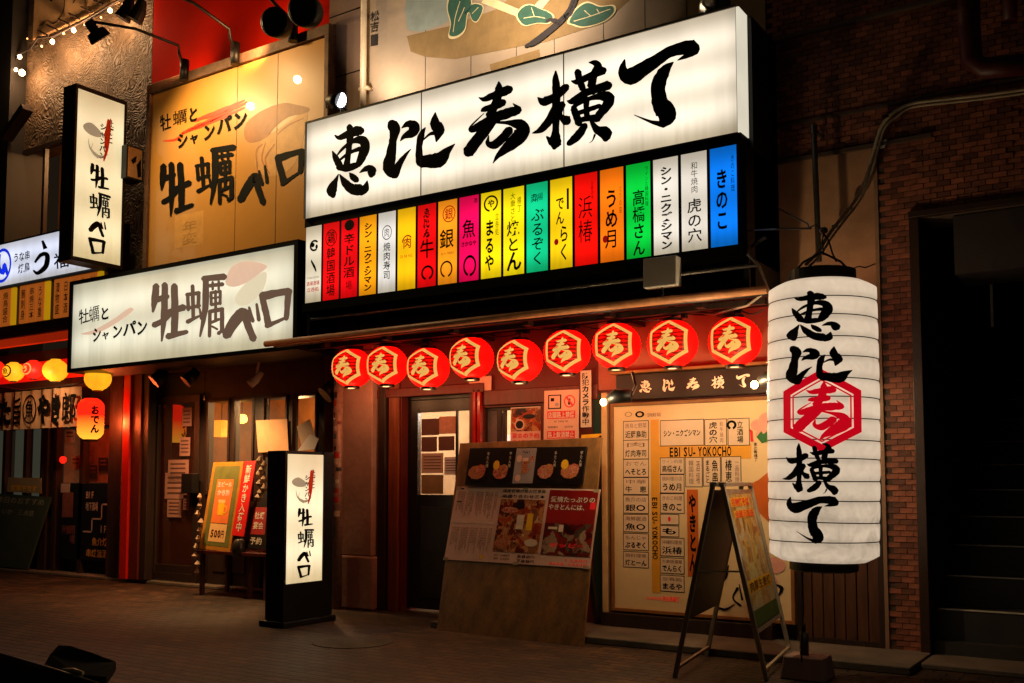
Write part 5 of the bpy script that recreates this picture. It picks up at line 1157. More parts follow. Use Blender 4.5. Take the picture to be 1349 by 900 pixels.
S = Surf((BX, y0 + .02, z1 - .02), (BX, y1 - .02, z1 - .02), (BX, y1 - .02, z0 + .02), (BX, y0 + .02, z0 + .02))
if S.n.x < 0: S.n = -S.n
blade_text(S, t)
# small box with the bird cutout
q0 = PX(167, 190, -10.7); q1 = PX(188, 240, -10.7); b = MB(); b.box(-10.95, -10.7, q0.y, q1.y, q1.z, q0.z, black_metal); o = b.build('small_sign_box'); tag(o, 'small wooden sign box behind the upright blade sign', 'sign')
b = MB(); S = Surf((-10.695, q0.y + .02, q0.z - .02), (-10.695, q1.y - .02, q0.z - .02), (-10.695, q1.y - .02, q1.z + .02), (-10.695, q0.y + .02, q1.z + .02)); b.slab(S, .002, mat('tan_wood_face', '#b08458', .6, amt=.15)); b.poly(S, [(.2, .45), (.45, .3), (.6, .25), (.55, .45), (.35, .55)], ink, .004 if S.n.x > 0 else -.006); b.poly(S, [(.6, .55), (.9, .3), (.95, .9), (.7, .95)], ink, .004 if S.n.x > 0 else -.006); b.build('face', o)

# lamp arms over the billboard
def arm_lamp(px0, py0, px1, py1, lab, head):
    t = thing('arm_lamp', lab, 'lamp', P(px1, py1, -.2))
    b = MB(); p0 = P(px0, py0, -1.3); p1 = P(px1 - 8, py1 - 32, -.35); p2 = P(px1, py1, -.16)
    b.tube([p0, p0.lerp(p1, .5) + Vector((0, 0, .06)), p1, p1.lerp(p2, .45) + Vector((0, -.03, .03)), p2], .018, black_metal, 8); b.build('arm', t, smooth=True)
    b = MB(); b.lathe([(.055, -.14), (.055, .12)], black_metal, p2, 14); b.build('bracket', t, smooth=True)
    if head:
        a_ = P(*head[0], -1.3); c_ = P(*head[1], -1.15); b = MB(); d_ = (c_ - a_)
        b.tube([a_, a_ + d_ * .5, a_ + d_ * .55, c_], [.06, .06, .11, .13], black_metal, 16); b.build('head', t)
arm_lamp(118, 28, 243, 92, 'left black arm lamp reaching out above the yellow billboard', ((116, 28), (133, 52)))
arm_lamp(205, -18, 310, 70, 'middle black arm lamp reaching out above the yellow billboard', None)
t = thing('twin_flood_lamp', 'pair of round black flood lamps on one arm above the yellow billboard', 'lamp', P(385, 40, -.2))
b = MB(); b.tube([P(345, -14, -1.0), P(365, 8, -.7), P(380, 22, -.4), P(386, 42, -.18)], .018, black_metal, 8); b.lathe([(.055, -.13), (.055, .1)], black_metal, P(386, 40, -.2), 14); b.build('arm', t, smooth=True)
for px, py, r_ in ((361, 29, .155), (399, 13, .17)):
    p = P(px, py, -.75); d_ = (p - CAM).normalized(); d_ = Vector((d_.x * .6 + .15, d_.y, d_.z - .25)).normalized()
    b = MB(); b.tube([p - d_ * .02, p, p + d_ * .16, p + d_ * .24], [r_ * .9, r_, r_ * .95, r_ * .4], black_metal, 24); o = b.build('head', t, smooth=True)
    b = MB(); b.tube([p - d_ * .025, p - d_ * .02], [r_ * .8, r_ * .85], cap_black, 24); b.build('lens', o)
# small flood at the left end of the main sign
t = thing('flood_lamp', 'small lit flood lamp at the top left corner of the big white sign', 'lamp', P(440, 132, -.7))
p = P(449, 132, -.75); b = MB(); b.ell(Surf(p + Vector((-.05, -.02, .075)), p + Vector((.045, .03, .08)), p + Vector((.045, .03, -.075)), p + Vector((-.045, -.02, -.075))), .5, .5, .5, .5, mat('lamp_lens_glow', '#ffffff', .4, em='#f4f4ff', es=14, bump=0)); b.build('lens', t)
b = MB(); pq = P(433, 132, -.72); b.tube([pq, p + Vector((-.02, .03, 0))], [.05, .085], black_metal, 16); b.build('head', t, smooth=True)
b = MB(); b.tube([pq + Vector((-.05, 0, .02)), pq + Vector((-.03, 0, -.07)), pq + Vector((.06, 0, -.10)), pq + Vector((.16, 0, -.06)), p + Vector((.06, .02, -.11))], .011, black_metal, 8); b.tube([p + Vector((.02, 0, -.1)), p + Vector((.02, 0, -.17))], .02, black_metal, 8); b.build('yoke', t, smooth=True)
t = thing('flood_lamp', 'dark flood lamp on top of the right end of the big white sign', 'lamp', P(940, 5, -.6))
b = MB(); b.tube([P(955, 5, -.6), P(940, -2, -.5)], [.05, .09], black_metal, 16); b.build('head', t, smooth=True)
b = MB(); b.tube([P(930, 20, -.45), P(932, 8, -.45), P(936, -12, -.45)], [.06, .07, .05], white_plastic, 14); b.build('bracket', t, smooth=True)

# map lamps
def pinlamp(px, py, dx, Y, lab):
    p = P(px, py, Y); t = thing('pin_spot_lamp', lab, 'lamp', p)
    b = MB(); b.lathe([(.012, -.028), (.026, -.012), (.026, .012), (.012, .028)], mat('bare_bulb', '#ffffff', .4, em='#ffc878', es=26, bump=0), p, 14); b.build('bulb', t, smooth=True)
    b = MB(); b.tube([p + Vector((dx * .02, .03, .02)), p + Vector((dx * .08, .06, .05)), p + Vector((dx * .2, .1, .05))], [.035, .06, .05], black_metal, 14); b.build('shade', t, smooth=True)
    b = MB(); b.tube([p + Vector((dx * .2, .1, .05)), p + Vector((dx * .2, .18, .14)), p + Vector((dx * .15, .22, .25))], .012, black_metal, 8); b.build('stem', t)
    return p
pA = pinlamp(795, 530, 1, -.85, 'small bright spot lamp at the left end of the dark name board')
pB = pinlamp(994, 507, 1, -.85, 'small bright spot lamp at the right end of the dark name board')
# dark lamps under oyster bar sign
for px, py, r_, lab in ((210, 497, .09, 'left black flood lamp under the oyster bar sign'), (252, 497, .08, 'right black flood lamp under the oyster bar sign'), (337, 500, .05, 'small pale sensor under the oyster bar sign'), (436, 514, .1, 'round black speaker left of the leftmost red lantern')):
    p = P(px, py, -.1); m_ = white_plastic if px == 337 else black_metal; t = thing('under_sign_lamp' if px < 300 else ('sensor' if px == 337 else 'speaker'), lab, 'lamp' if px < 300 else ('sensor' if px == 337 else 'speaker'), p)
    b = MB(); b.tube([p + Vector((-.03, -.06, -.06)), p, p + Vector((.03, .06, .08))], [r_, r_ * .95, r_ * .6], m_, 16); b.build('head', t, smooth=True); b = MB(); b.tube([p, p + Vector((0, .04, .2))], .014, m_, 8); b.build('stem', t)

# floor standing sign
FX = -6.68; ya, yb_ = PX(376, 680, FX).y, PX(426, 680, FX).y; z1, z0 = PX(376, 598, FX).z, PX(376, 770, FX).z
lit_w2 = tube_lit('floor_sign_acrylic', '#fff0c8', .95, z0, z1, [.25, .6], .66)
t = thing('floor_sign', 'upright illuminated floor sign with black brush lettering on the pavement', 'sign', (FX, (ya + yb_) / 2, 0))
b = MB(); b.box(FX - .01, FX, ya + .01, yb_ - .01, z0, z1, lit_w2); b.build('lit_panel', t)
b = MB(); b.box(FX - .22, FX - .012, ya - .02, yb_ + .12, .06, z1 + .03, black_metal); b.box(FX - .012, FX + .01, ya - .02, ya + .008, .06, z1 + .03, black_metal); b.box(FX - .012, FX + .01, yb_ - .008, yb_ + .12, .06, z1 + .03, black_metal); b.box(FX - .012, FX + .01, ya + .008, yb_ - .008, .06, z0 - .002, black_metal); b.build('cabinet', t)
b = MB(); b.box(FX - .27, FX + .05, ya - .05, yb_ + .14, .0, .055, black_metal); b.build('base', t, bevel=.01)
b = MB(); b.box(FX - .215, FX - .02, ya - .024, ya - .02, .75, z1, mat('dark_maroon_sheet', '#3c0c10', .4, amt=.2)); S = SR(FX - .2, .78, FX - .03, z1 - .02, ya - .026); tv(b, S, '新鮮かき入荷', .25, .05, .75, .95, ink_dred, .03, .002); b.build('side_sheet', t)
S = Surf((FX, ya + .01, z1), (FX, yb_ - .01, z1), (FX, yb_ - .01, z0), (FX, ya + .01, z0))
if S.n.x < 0: S.n = -S.n
blade_text(S, t)

# menu stand
c0, c1 = PG(260, 790), PG(349, 800)
ysb = PG(310, 788).y
def M3(px, py, yy): return P(px, py, yy)
t = thing('menu_stand', 'wooden menu stand table in front of the oyster bar windows', 'stand', P(305, 740, ysb + .1))
zt = zof(305, 727, ysb); xa, xb = xof(260, 730, ysb), xof(352, 730, ysb)
b = MB(); b.box(xa, xb, ysb - .02, ysb + .45, zt - .04, zt, red_wood); b.build('table_top', t, bevel=.005)
for x_, y_ in ((xa + .06, ysb + .03), (xb - .3, ysb + .03), (xb - .04, ysb + .03), (xa + .06, ysb + .4), (xb - .04, ysb + .4)):
    b = MB(); b.box(x_ - .025, x_ + .025, y_ - .02, y_ + .02, 0, zt - .041, mat('light_table_wood', '#5a3820', .5, amt=.3)); b.build('leg', t, bevel=.003)
def tilted(q, ylow, yhigh): return Surf(P(*q[0], yhigh), P(*q[1], yhigh), P(*q[2], ylow), P(*q[3], ylow))
S = tilted(((281, 609), (321, 608), (303, 728), (262, 723)), ysb, ysb + .3)
t = thing('framed_menu', 'framed orange menu with a beer mug picture leaning on the wooden stand', 'menu', S.pt(.5, .9))
b = MB(); b.slab(S, .02, mat('golden_frame_wood', '#b07828', .4, amt=.2)); b.build('frame', t, bevel=.004); b = MB(); q = S.sub(.10, .05, .92, .95, .002); q.n = S.n
b.rect(q, 0, 0, 1, 1, mat('olive_green_sheet', '#6a6a30', .5, amt=.2), 0); lit_or = mat('orange_menu_print', '#e87838', .45, amt=.1, bump=0)
b.rect(q, .18, .17, .84, .72, lit_or, .002); b.rect(q, .18, .73, .84, .95, mat('cream_menu_print', '#e8b878', .45, amt=.1, bump=0), .002)
b.rect(q, .38, .46, .62, .62, pr_yel, .004); b.rect(q, .36, .43, .64, .47, mat('cream_menu_print', ''), .005); b.ring(q, .66, .55, .08, .05, .3, pr_yel, .004)
th(b, q, '生ビール', .22, .2, .8, .27, ink_white, .03, .004); th(b, q, 'かき酢', .26, .3, .76, .38, ink_white, .03, .004); th(b, q, '500円', .25, .8, .78, .9, ink_dred, .03, .004); b.build('menu_sheet', t)
S = tilted(((322, 608), (337, 607), (321, 707), (305, 705)), ysb + .02, ysb + .3); t = thing('red_banner', 'narrow red banner with pale vertical lettering beside the framed menu', 'banner', S.pt(.5, .9))
b = MB(); b.slab(S, .012, mat('red_banner_sheet', '#d81410', .45, amt=.1)); b.build('sheet', t); b = MB(); tv(b, S, '新鮮かき入荷中', .25, .05, .75, .95, ink_white, .02); b.build('lettering', t)
S = tilted(((341, 640), (356, 640), (350, 724), (322, 722)), ysb + .04, ysb + .3); t = thing('black_menu_board', 'small black menu board with a red sheet right of the red banner', 'menu board', S.pt(.5, .9))
b = MB(); b.slab(S, .012, frm); b.build('board', t); b = MB(); b.rect(S, .1, .35, .9, .78, mat('crimson_sheet', '#9a1414', .5)); th(b, S, '牡蠣', .2, .42, .8, .54, ink_white, .02, .004); th(b, S, '宴会', .2, .58, .8, .7, ink_white, .02, .004); th(b, S, '予約', .2, .82, .8, .94, ink_white, .02, .004); b.build('sheet', t)
t = thing('shell_string', 'string of pale oyster shells hanging on the left edge of the menu stand', 'decoration', P(262, 680, ysb - .02)); rnd = random.Random(4); shm = mat('oyster_shell', '#b09478', .6, amt=.35, sc=30)
for k in range(10):
    p = P(265 - k * .8 + rnd.uniform(-3, 3), 655 + k * 11, ysb - .03); b = MB(); b.tube([p + Vector((0, 0, .04)), p + Vector((.01, -.015, 0)), p + Vector((-.005, 0, -.04))], [.012, rnd.uniform(.025, .04), .01], shm, 7); b.build('shell', t)
t = thing('shell_garland', 'bundle of pale oyster shells between the red banner and the floor sign', 'decoration', P(345, 630, ysb)); 
for k in range(9):
    p = P(345 + rnd.uniform(-5, 5), 607 + k * 6, ysb + .05 - rnd.random() * .06); b = MB(); b.tube([p + Vector((0, 0, .05)), p + Vector((.01, -.02, 0)), p + Vector((-.01, 0, -.05))], [.012, rnd.uniform(.035, .05), .012], shm, 7); b.build('shell', t)
b = MB(); p = P(315, 722, ysb + .02); b.lathe([(.03, -.1), (.07, -.09), (.085, -.02), (.075, .05), (.05, .09), (.04, .1)], mat('dark_pottery', '#2e2a26', .35, amt=.4), p, 20); tag(b.build('pottery_jar', smooth=True), 'dark pottery jar under the red banner on the stand', 'jar')
b = MB(); S = SR(X0(249, .3), zof(255, 688, .3), X0(262, .3), zof(255, 625, .3), .3); b.box(X0(248, .4), X0(262, .4), .3, .42, zof(255, 650, .4), zof(255, 624, .4), black_metal); tag(b.build('letter_box', bevel=.005), 'small black box on the oyster bar door post', 'box')

# ================================================================ FAR LEFT SHOP
fl = thing('izakaya_building', 'dark izakaya front at the far left with swirled plaster above', 'building', (-13, .5, 0))
swirl = mat('swirled_plaster', '#604e3c', .6, amt=.5, sc=3.5, bump=0)
nt = swirl.node_tree; N = nt.nodes; L = nt.links
tc = N.new('ShaderNodeTexCoord'); nz = N.new('ShaderNodeTexNoise'); nz.inputs['Scale'].default_value = 1.7; nz.inputs['Detail'].default_value = 2; nz.inputs['Distortion'].default_value = 3.2
wv = N.new('ShaderNodeMath'); wv.operation = 'MULTIPLY'; wv.inputs[1].default_value = 60; sn = N.new('ShaderNodeMath'); sn.operation = 'SINE'
L.new(tc.outputs['Object'], nz.inputs['Vector']); L.new(nz.outputs['Fac'], wv.inputs[0]); L.new(wv.outputs[0], sn.inputs[0])
bp = N.new('ShaderNodeBump'); bp.inputs['Strength'].default_value = .4; bp.inputs['Distance'].default_value = .03; L.new(sn.outputs[0], bp.inputs['Height']); L.new(bp.outputs[0], N['Principled BSDF'].inputs['Normal'])
b = MB(); b.box(-11.9, -11.16, .3, .7, 3.9, 10, swirl); b.box(-15.6, -11.9, .3, .7, zof(60, 190, .3), 10, swirl); b.build('swirled_wall', fl)
b = MB(); b.box(-16, xof(10, 200, .05), .05, .7, 3.0, 10, mat('very_dark_wood', '#120c08', .7, amt=.4, sc=3, stretch=(6, 6, .6))); b.build('dark_column', fl)  # column in a darker wood tone than the other posts
# upper window with warm interior
b = MB(); S = Surf(P(22, 196, .28), P(80, 168, .28), P(80, 300, .28), P(22, 318, .28)); x0_, x1_ = S.c[0].x, S.c[1].x; zt_ = zof(60, 190, .3)
b.box(-14.2, -11.9, .28, .36, zt_ - .06, zt_, dark_wood); b.box(x0_ - .06, x0_, .3, .36, 4.3, zt_ - .06, dark_wood); b.box((x0_ + x1_) / 2 + .1, (x0_ + x1_) / 2 + .16, .3, .36, 4.3, zt_ - .06, dark_wood); b.box(-14.2, -11.4, .28, .4, 4.0, 4.34, dark_wood); b.build('window_frame', fl)
b = MB(); b.box(-15.3, -11.3, 1.6, 1.65, 3.8, 9.4, inw2); b.box(-14.3, -11.3, .8, 1.6, 3.75, 3.8, dark_wood); b.box(-11.35, -11.3, .7, 1.6, 3.8, 7.4, inw2)
for k in range(12): b.box(-13.8 + k * .18, -13.72 + k * .18, 1.3, 1.4, 4.5, 4.7 + .06 * (k % 3), [pap, mat('bottle_glass', ''), ink_red][k % 3])
b.box(-13.9, -11.6, 1.2, 1.5, 4.4, 4.5, dark_wood); b.build('upper_room', fl)
# cream painted signboard at the top left
t = thing('cream_signboard', 'cream signboard with a curling black brush line at the top left corner', 'sign', P(80, 10, .2)); S = SY(.2, (46, -14), (160, -60), (155, 2), (43, 52)); b = MB(); b.slab(S, .04, mat('cream_board', '#d8b080', .5, amt=.1)); b.build('board', t); b = MB()
def sq(Y): return lambda x, y: P(x, y, Y)
for st in ([(85, -5, 8), (84, 12, 10), (78, 25, 9), (70, 31, 16), (62, 27, 8), (55, 32, 10), (52, 34, 14)], [(96, 4, 12), (99, 0, 14)], [(112, -10, 5), (113, 5, 4)], [(64, -2, 30), (68, 1, 26)]):
    for q in ribbon([(x * 10, y * 10, w_) for x, y, w_ in st], .15): b.face([P(x / 10, y / 10, .19) for x, y in q], ink)
b.build('lettering', t)
# string lights on a slatted eave
t = thing('string_light', 'string of warm bulbs hanging along the sloping bamboo eave at the top left', 'string lights', P(90, 40, -.3))
b = MB(); e0, e1 = P(14, 72, -.3), P(165, -2, -.3); pts = [P(x, y, .12) for x, y in ((40, 66), (50, 50), (70, 48), (110, 28), (150, 4), (165, -4))]; b.tube([Vector(p) for p in pts], .022, dark_wood, 8)
b.tube([P(12, 92, .12), P(25, 72, .12), P(66, 52, .12), P(100, 34, .12), P(150, 10, .12)], .008, cable_mat, 6); b.build('eave_pole', t, smooth=True)
for x, y in ((62, 48), (74, 41), (89, 33), (103, 26), (119, 17), (135, 8)):
    b = MB(); b.tube([P(x - 12, y - 8, .1), P(x + 2, y - 1, .1)], .014, dark_wood, 6); b.build('bamboo_slat', t)
bulb = mat('string_bulb', '#ffffff', .4, em='#ffc890', es=22, bump=0); smallb = mat('small_string_bulb', '#ffffff', .4, em='#ff9c50', es=5, bump=0)
for x, y, r_, m_ in ((26, 75, .034, bulb), (21, 92, .028, bulb), (29, 96, .05, bulb), (69, 55, .036, bulb), (97, 40, .036, bulb), (145, 14, .034, bulb), (36, 51, .012, smallb), (55, 61, .018, smallb), (84, 44, .018, smallb), (112, 32, .022, smallb), (162, 6, .02, smallb), (133, 23, .014, smallb)):
    p = P(x, y, .12); r_ *= .86; b = MB(); b.lathe([(r_ * .4, -r_), (r_ * .9, -r_ * .6), (r_, 0), (r_ * .8, r_ * .7), (r_ * .35, r_ * 1.1)], m_, p, 12); b.build('bulb', t, smooth=True)
for px, py in ((168, 12), (184, 14)):
    b = MB(); p = P(px, py, -.6); b.tube([p + Vector((.05, 0, .12)), p, p + Vector((-.06, -.03, -.12))], [.05, .08, .1], black_metal, 14); b.build('x'); o = bpy.data.objects['x']; o.name = 'flood_lamp'; o.data.name = 'flood_lamp'; tag(o, '%s dark flood lamp at the end of the bulb string' % ('left' if px == 168 else 'right'), 'lamp')
# tilted dark board, left edge
b = MB(); b.bar(P(8, 182, .0), P(36, 142, .0), .16, dark_wood, .1); tag(b.build('dark_fitting'), 'dark slanting fitting on the column at the left edge', 'fitting')
# white blue sign
S = SY(-.2, (-30, 325), (133, 292), (133, 351), (-30, 386)); x0_, x1_ = S.c[0].x, S.c[1].x; z1_, z0_ = zof(60, 309, -.2), zof(60, 365, -.2)
lit_b = tube_lit('blue_white_acrylic', '#dfe6ff', .98, z0_, z1_, [.3, .7], .72, x0=x0_, x1=x1_)
t = thing('eel_sign', 'white illuminated sign with a blue emblem above wooden name plaques', 'sign', (x1_, -.2, z0_)); b = MB(); b.box(x0_, x1_, -.2, -.18, z0_, z1_, lit_b); b.build('lit_panel', t); b = MB(); b.box(x0_, x1_ + .05, -.17, .2, z0_ - .04, z1_ + .04, black_metal); b.build('housing', t)
S = SR(x0_, z0_, x1_, z1_, -.2); fq = lambda px, py: ((P(px, py, -.2).x - x0_) / (x1_ - x0_), (z1_ - P(px, py, -.2).z) / (z1_ - z0_))
b = MB(); blue = mat('blue_emblem', '#1030d8', .5, em='#1838e8', es=.7, bump=0); u, v = fq(3, 350); ru = (fq(15, 350)[0] - u); b.ring(S, u, v, ru, .42, .18, blue)
for q in ribbon([(0, 335, 3), (-2, 350, 5), (4, 360, 5), (6, 348, 4), (10, 362, 4)]): b.poly(S, [fq(*p) for p in q], blue)
th(b, S, 'うな串', *fq(18, 334), fq(40, 334)[0], fq(30, 344)[1], ink, .02); th(b, S, '焼鳥', fq(24, 348)[0], fq(24, 348)[1], fq(40, 348)[0], fq(30, 360)[1], ink, .02)
for st in ([(56, 317, 3), (60, 328, 6)], [(46, 346, 3), (54, 336, 5), (62, 336, 6), (61, 350, 7), (50, 360, 5), (44, 356, 2)]):
    for q in ribbon(st): b.poly(S, [fq(*p) for p in q], mat('brown_gold_brush', '#402010', .5, bump=0))
charq(b, '福', S, fq, ((70, 334), (92, 330), (92, 352), (72, 356)), ink, .004, .04); b.build('lettering', t)
# plaques
t = thing('plaque_rack', 'row of warmly glowing wooden name plaques under the eel sign', 'plaque rack', P(60, 400, -.15)); zt, zb = zof(60, 371, -.15), zof(60, 421, -.15)
plm = mat('glowing_wood_plaque', '#c07838', .5, amt=.25, sc=6, em='#e87828', es=.34, island=.2, bump=.1); ylm = mat('glowing_yellow_plaque', '#e0b020', .5, em='#f0b010', es=.45, bump=0)  # warm light on the plaques is put into them as glow
pxs = [-30, -14, 1, 14, 25, 36, 47.5, 58, 70, 81, 92, 103, 115, 127, 140]
words_ = ['冷酒', '枝豆塩茹', '焼鳥盛合', '生ビール', '鮪刺身', '串焼三本', 'うな重', '玉子焼', '漬物盛', '日本酒', '焼酎', '牛すじ煮', '刺身盛', '揚出豆腐']
for i in range(14):
    xa, xb = xof(pxs[i], 400, -.15) + .01, xof(pxs[i + 1], 400, -.15) - .01; m_ = ylm if i in (3, 7, 13) else plm
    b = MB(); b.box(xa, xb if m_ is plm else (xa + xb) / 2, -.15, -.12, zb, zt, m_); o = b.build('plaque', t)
    if m_ is plm: b = MB(); tv(b, SR(xa, zb, xb, zt, -.15), words_[i], .22, .08, .78, .92, mat('brown_ink', '#3a1808', .5, bump=0), .01); b.build('lettering', o)
b = MB(); b.box(-15.4, -11.4, -.1, .2, zb - .05, zt + .05, dark_wood); b.box(-15.4, -11.4, -.3, .2, zb - .22, zb - .06, dark_wood); b.build('backing', t)
b = MB(); zo = zof(45, 448, -.35); b.box(-15.4, xof(93, 440, -.35), -.37, -.3, zo - .05, zo + .06, mat('glowing_beam_paint', '#e04418', .4, amt=.15, em='#ff3c10', es=.22)); tag(b.build('orange_beam', bevel=.005), 'orange red painted beam under the wooden plaques', 'beam')  # painted beam given a faint glow of its own
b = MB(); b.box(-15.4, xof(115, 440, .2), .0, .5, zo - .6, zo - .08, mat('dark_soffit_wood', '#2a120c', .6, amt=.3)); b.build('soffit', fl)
b = MB(); za = zof(60, 488, -.1); b.box(-15.4, xof(112, 490, -.1), -.05, -.02, za - .12, za + .14, mat('glowing_red_cloth', '#c81008', .6, em='#ff1408', es=.55, bump=.1)); tag(b.build('red_cloth'), 'red lit cloth strip behind the small yellow lanterns', 'cloth')  # cloth given its own glow, though it is no lamp
# small lanterns
lit_y = mat('lit_yellow_paper', '#e0a030', .5, em='#ffa81c', es=1.25, eamt=.2, esc=8, bump=0); lit_r = mat('lit_red_paper_small', '#c01010', .5, em='#ff2010', es=1.5, eamt=.2, esc=8, bump=0)
def small_lantern(px, py, r_, m_, lab, mark, mm):
    p = P(px, py, -.3); R_ = r_ / F_PX * ((p - CAM).dot(VIEW)); t = thing('small_lantern', lab, 'lantern', p, radians(10), 'small lanterns over the noren curtain')
    b = MB(); prof = [(R_ * math.sqrt(max(.12, 1 - (k / 9.) ** 2)) + (.002 if k % 2 else -.002), R_ * .92 * k / 9.) for k in range(-9, 10)]; b.lathe(prof, m_, n=24); b.build('paper_shell', t, smooth=True, local=True)
    b = MB(); b.lathe([(R_ * .35, -R_ * .99), (R_ * .35, -R_ * .88)], cap_black, n=14); b.lathe([(R_ * .35, R_ * .88), (R_ * .35, R_ * .99)], cap_black, n=14); b.build('cap', t, local=True)
    if mark:
        RR = Round(R_ * 1.5, -R_ * .7, R_ * .7, lambda z: math.sqrt(max(R_ * R_ - z * z, R_ * R_ * .1))); b = MB(); b.ring(RR, .5, .5, .42, .42, .18, mm, .004); put(b, RR, mark, .26, .26, .74, .74, mm, .005, .05); b.build('lettering', t, local=True)
small_lantern(-8, 487, 14, lit_r, 'small red lantern cut by the left edge of the photo', None, ink)
small_lantern(18, 490, 13.5, lit_y, 'small yellow lantern with a black round mark over the noren curtain', '魚', ink)
small_lantern(44, 487, 13, lit_r, 'small red lantern with an orange round mark over the noren curtain', 'う', crest_lit)
small_lantern(73, 488, 16, lit_y, 'plain small yellow lantern left of the oyster bar sign corner', None, ink)
small_lantern(129, 499, 17, lit_y, 'small yellow lantern under the corner of the oyster bar sign', None, ink)
# noren
t = thing('noren_curtain', 'pale noren curtain with black brush lettering over the izakaya door', 'curtain', P(50, 535, -.1)); b = MB(); b.tube([P(-20, 508, -.12), P(30, 514, -.12), P(70, 510, -.12), P(130, 502, -.12)], .014, dark_wood, 8); b.build('rod', t, smooth=True)
clo = mat('tan_cloth', '#b08058', .85, amt=.15, bump=.2, bsc=50); chs = '方た旨魚やき郎'; xs = [-22, 2, 20, 33, 53, 70, 84, 106]
for i in range(7):
    xa, xb = xof(xs[i], 540, -.1), xof(xs[i + 1], 540, -.1); zt_, zb_ = zof(60, 513, -.1), zof(60, 564, -.1); nb = MB(); n = 10
    for k in range(n):
        f0, f1 = k / n, (k + 1) / n; g = lambda f: .018 * sin(f * 9 + i * 2)
        nb.face([(xa + .008 + (xb - xa - .016) * f0, -.1 + g(f0), zt_), (xa + .008 + (xb - xa - .016) * f1, -.1 + g(f1), zt_), (xa + .008 + (xb - xa - .016) * f1, -.1 + g(f1) * 1.8, zb_), (xa + .008 + (xb - xa - .016) * f0, -.1 + g(f0) * 1.8, zb_)], clo)
    o = nb.build('cloth_strip', t); b = MB(); S = SR(xa, zb_, xb, zt_, -.145)
    if chs[i] == '魚': b.ring(S, .5, .5, .44, .38, .12, ink); put(b, S, '魚', .22, .24, .78, .76, ink, .003, .04)
    else: put(b, S, chs[i], .02, .12, .98, .92, ink, .003, .05)
    b.build('lettering', o)
# tall red-orange lantern
p = P(119.5, 552, -.16); t = thing('tall_red_lantern', 'tall red lantern glowing orange at its foot with black vertical lettering', 'lantern', p, radians(70)); sc_ = (p - CAM).dot(VIEW) / F_PX; R_ = 16.5 * sc_; H_ = 27 * sc_
lr2 = mat('lit_red_orange_paper', '#c01010', .5, em='#ff2208', es=1.6, bump=0); nt = lr2.node_tree; N = nt.nodes; L = nt.links
tc = N.new('ShaderNodeTexCoord'); sp = N.new('ShaderNodeSeparateXYZ'); L.new(tc.outputs['Object'], sp.inputs[0]); mr = N.new('ShaderNodeMapRange'); mr.inputs['From Min'].default_value = -H_; mr.inputs['From Max'].default_value = H_ * .6; L.new(sp.outputs['Z'], mr.inputs[0])
r = N.new('ShaderNodeValToRGB'); e = r.color_ramp.elements; e[0].color = (1.0, .42, .03, 1); e[1].color = (1.0, .015, .004, 1); e[1].position = .75; L.new(mr.outputs[0], r.inputs[0]); L.new(r.outputs[0], N['Principled BSDF'].inputs['Emission Color'])
b = MB(); prof = []
for k in range(-10, 11): f = abs(k) / 10; prof.append((R_ * (1 if f < .6 else math.sqrt(max(.25, 1 - ((f - .6) / .4) ** 2 * .8))) + (.002 if k % 2 else -.002), H_ * k / 10))
b.lathe(prof, lr2, n=28); b.build('paper_shell', t, smooth=True, local=True)
b = MB(); b.lathe([(R_ * .6, H_), (R_ * .6, H_ * 1.1)], cap_black, n=16); b.lathe([(R_ * .6, -H_ * 1.08), (R_ * .6, -H_)], mat('dark_red_cap', '#400808'), n=16); b.tube([(0, 0, H_), (0, 0, H_ * 1.9)], .006, cable_mat, 6); b.build('cap', t, local=True)
RR = Round(R_ * 1.3, -H_ * .8, H_ * .75, lambda z: R_); b = MB(); tv(b, RR, 'おでん', .30, .08, .82, .95, ink, .05, .006); b.build('lettering', t, local=True)
# lower front
gw = mat('pale_green_window', '#66685a', .3, amt=.35, sc=2, em='#8a8c74', es=.12, bump=0)
b = MB()
for px0, px1 in ((-20, 8), (18, 36), (39, 58)): b.box(X0(px0, .6), X0(px1, .6), .62, .64, 1.1, 2.1, gw)
b.build('frosted_pane', fl)
b = MB()
for px in (9, 36.5, 59, 64, 76, 111): x_ = X0(px, .55); b.box(x_ - .03, x_ + .05, .5, .6, .04, 2.3, dark_wood)
b.box(-15.4, X0(150, .6), .66, .75, .04, 1.2, dark_wood); b.box(-15.4, X0(150, .6), .5, .75, 2.1, 2.95, dark_wood); b.build('post', fl)
b = MB(); b.box(X0(82, .6), X0(108, .6), .63, .65, 1.3, 2.05, mat('amber_room_view', '#8a5a38', .6, amt=.3, em='#a06038', es=.12)); b.box(X0(112, .6), X0(148, .6), .63, .65, 1.3, 2.05, mat('red_brown_room_view', '#6a3018', .6, amt=.4, sc=8, em='#803010', es=.10)); b.build('glass_door', fl)
S = SY(.45, (11, 629), (54, 630), (54, 650), (9, 648)); b = MB(); b.slab(S, .01, mat('mustard_paper', '#8a8060', .6, amt=.15)); th(b, S, '営業中です', .1, .5, .9, .9, pr_yel, .02); tag(b.build('door_notice'), 'pale notice with yellow lettering above the green chalkboard', 'notice')
for k, (x_, y_, c_) in enumerate(((92, 575, '#b8a898'), (119, 600, '#6a3828'), (136, 612, '#201410'), (122, 622, '#281810'), (100, 610, '#a88858'))):
    S = SY(.60, (x_ - 6, y_ - 9), (x_ + 6, y_ - 9), (x_ + 6, y_ + 9), (x_ - 6, y_ + 9)); b = MB(); b.slab(S, .003, mat('izakaya_notice_%s' % c_[1:], c_, .6, amt=.2)); b.rect(S, .15, .15, .85, .3, pap_b); b.rect(S, .15, .45, .85, .55, pap_b); b.build('notice', fl)
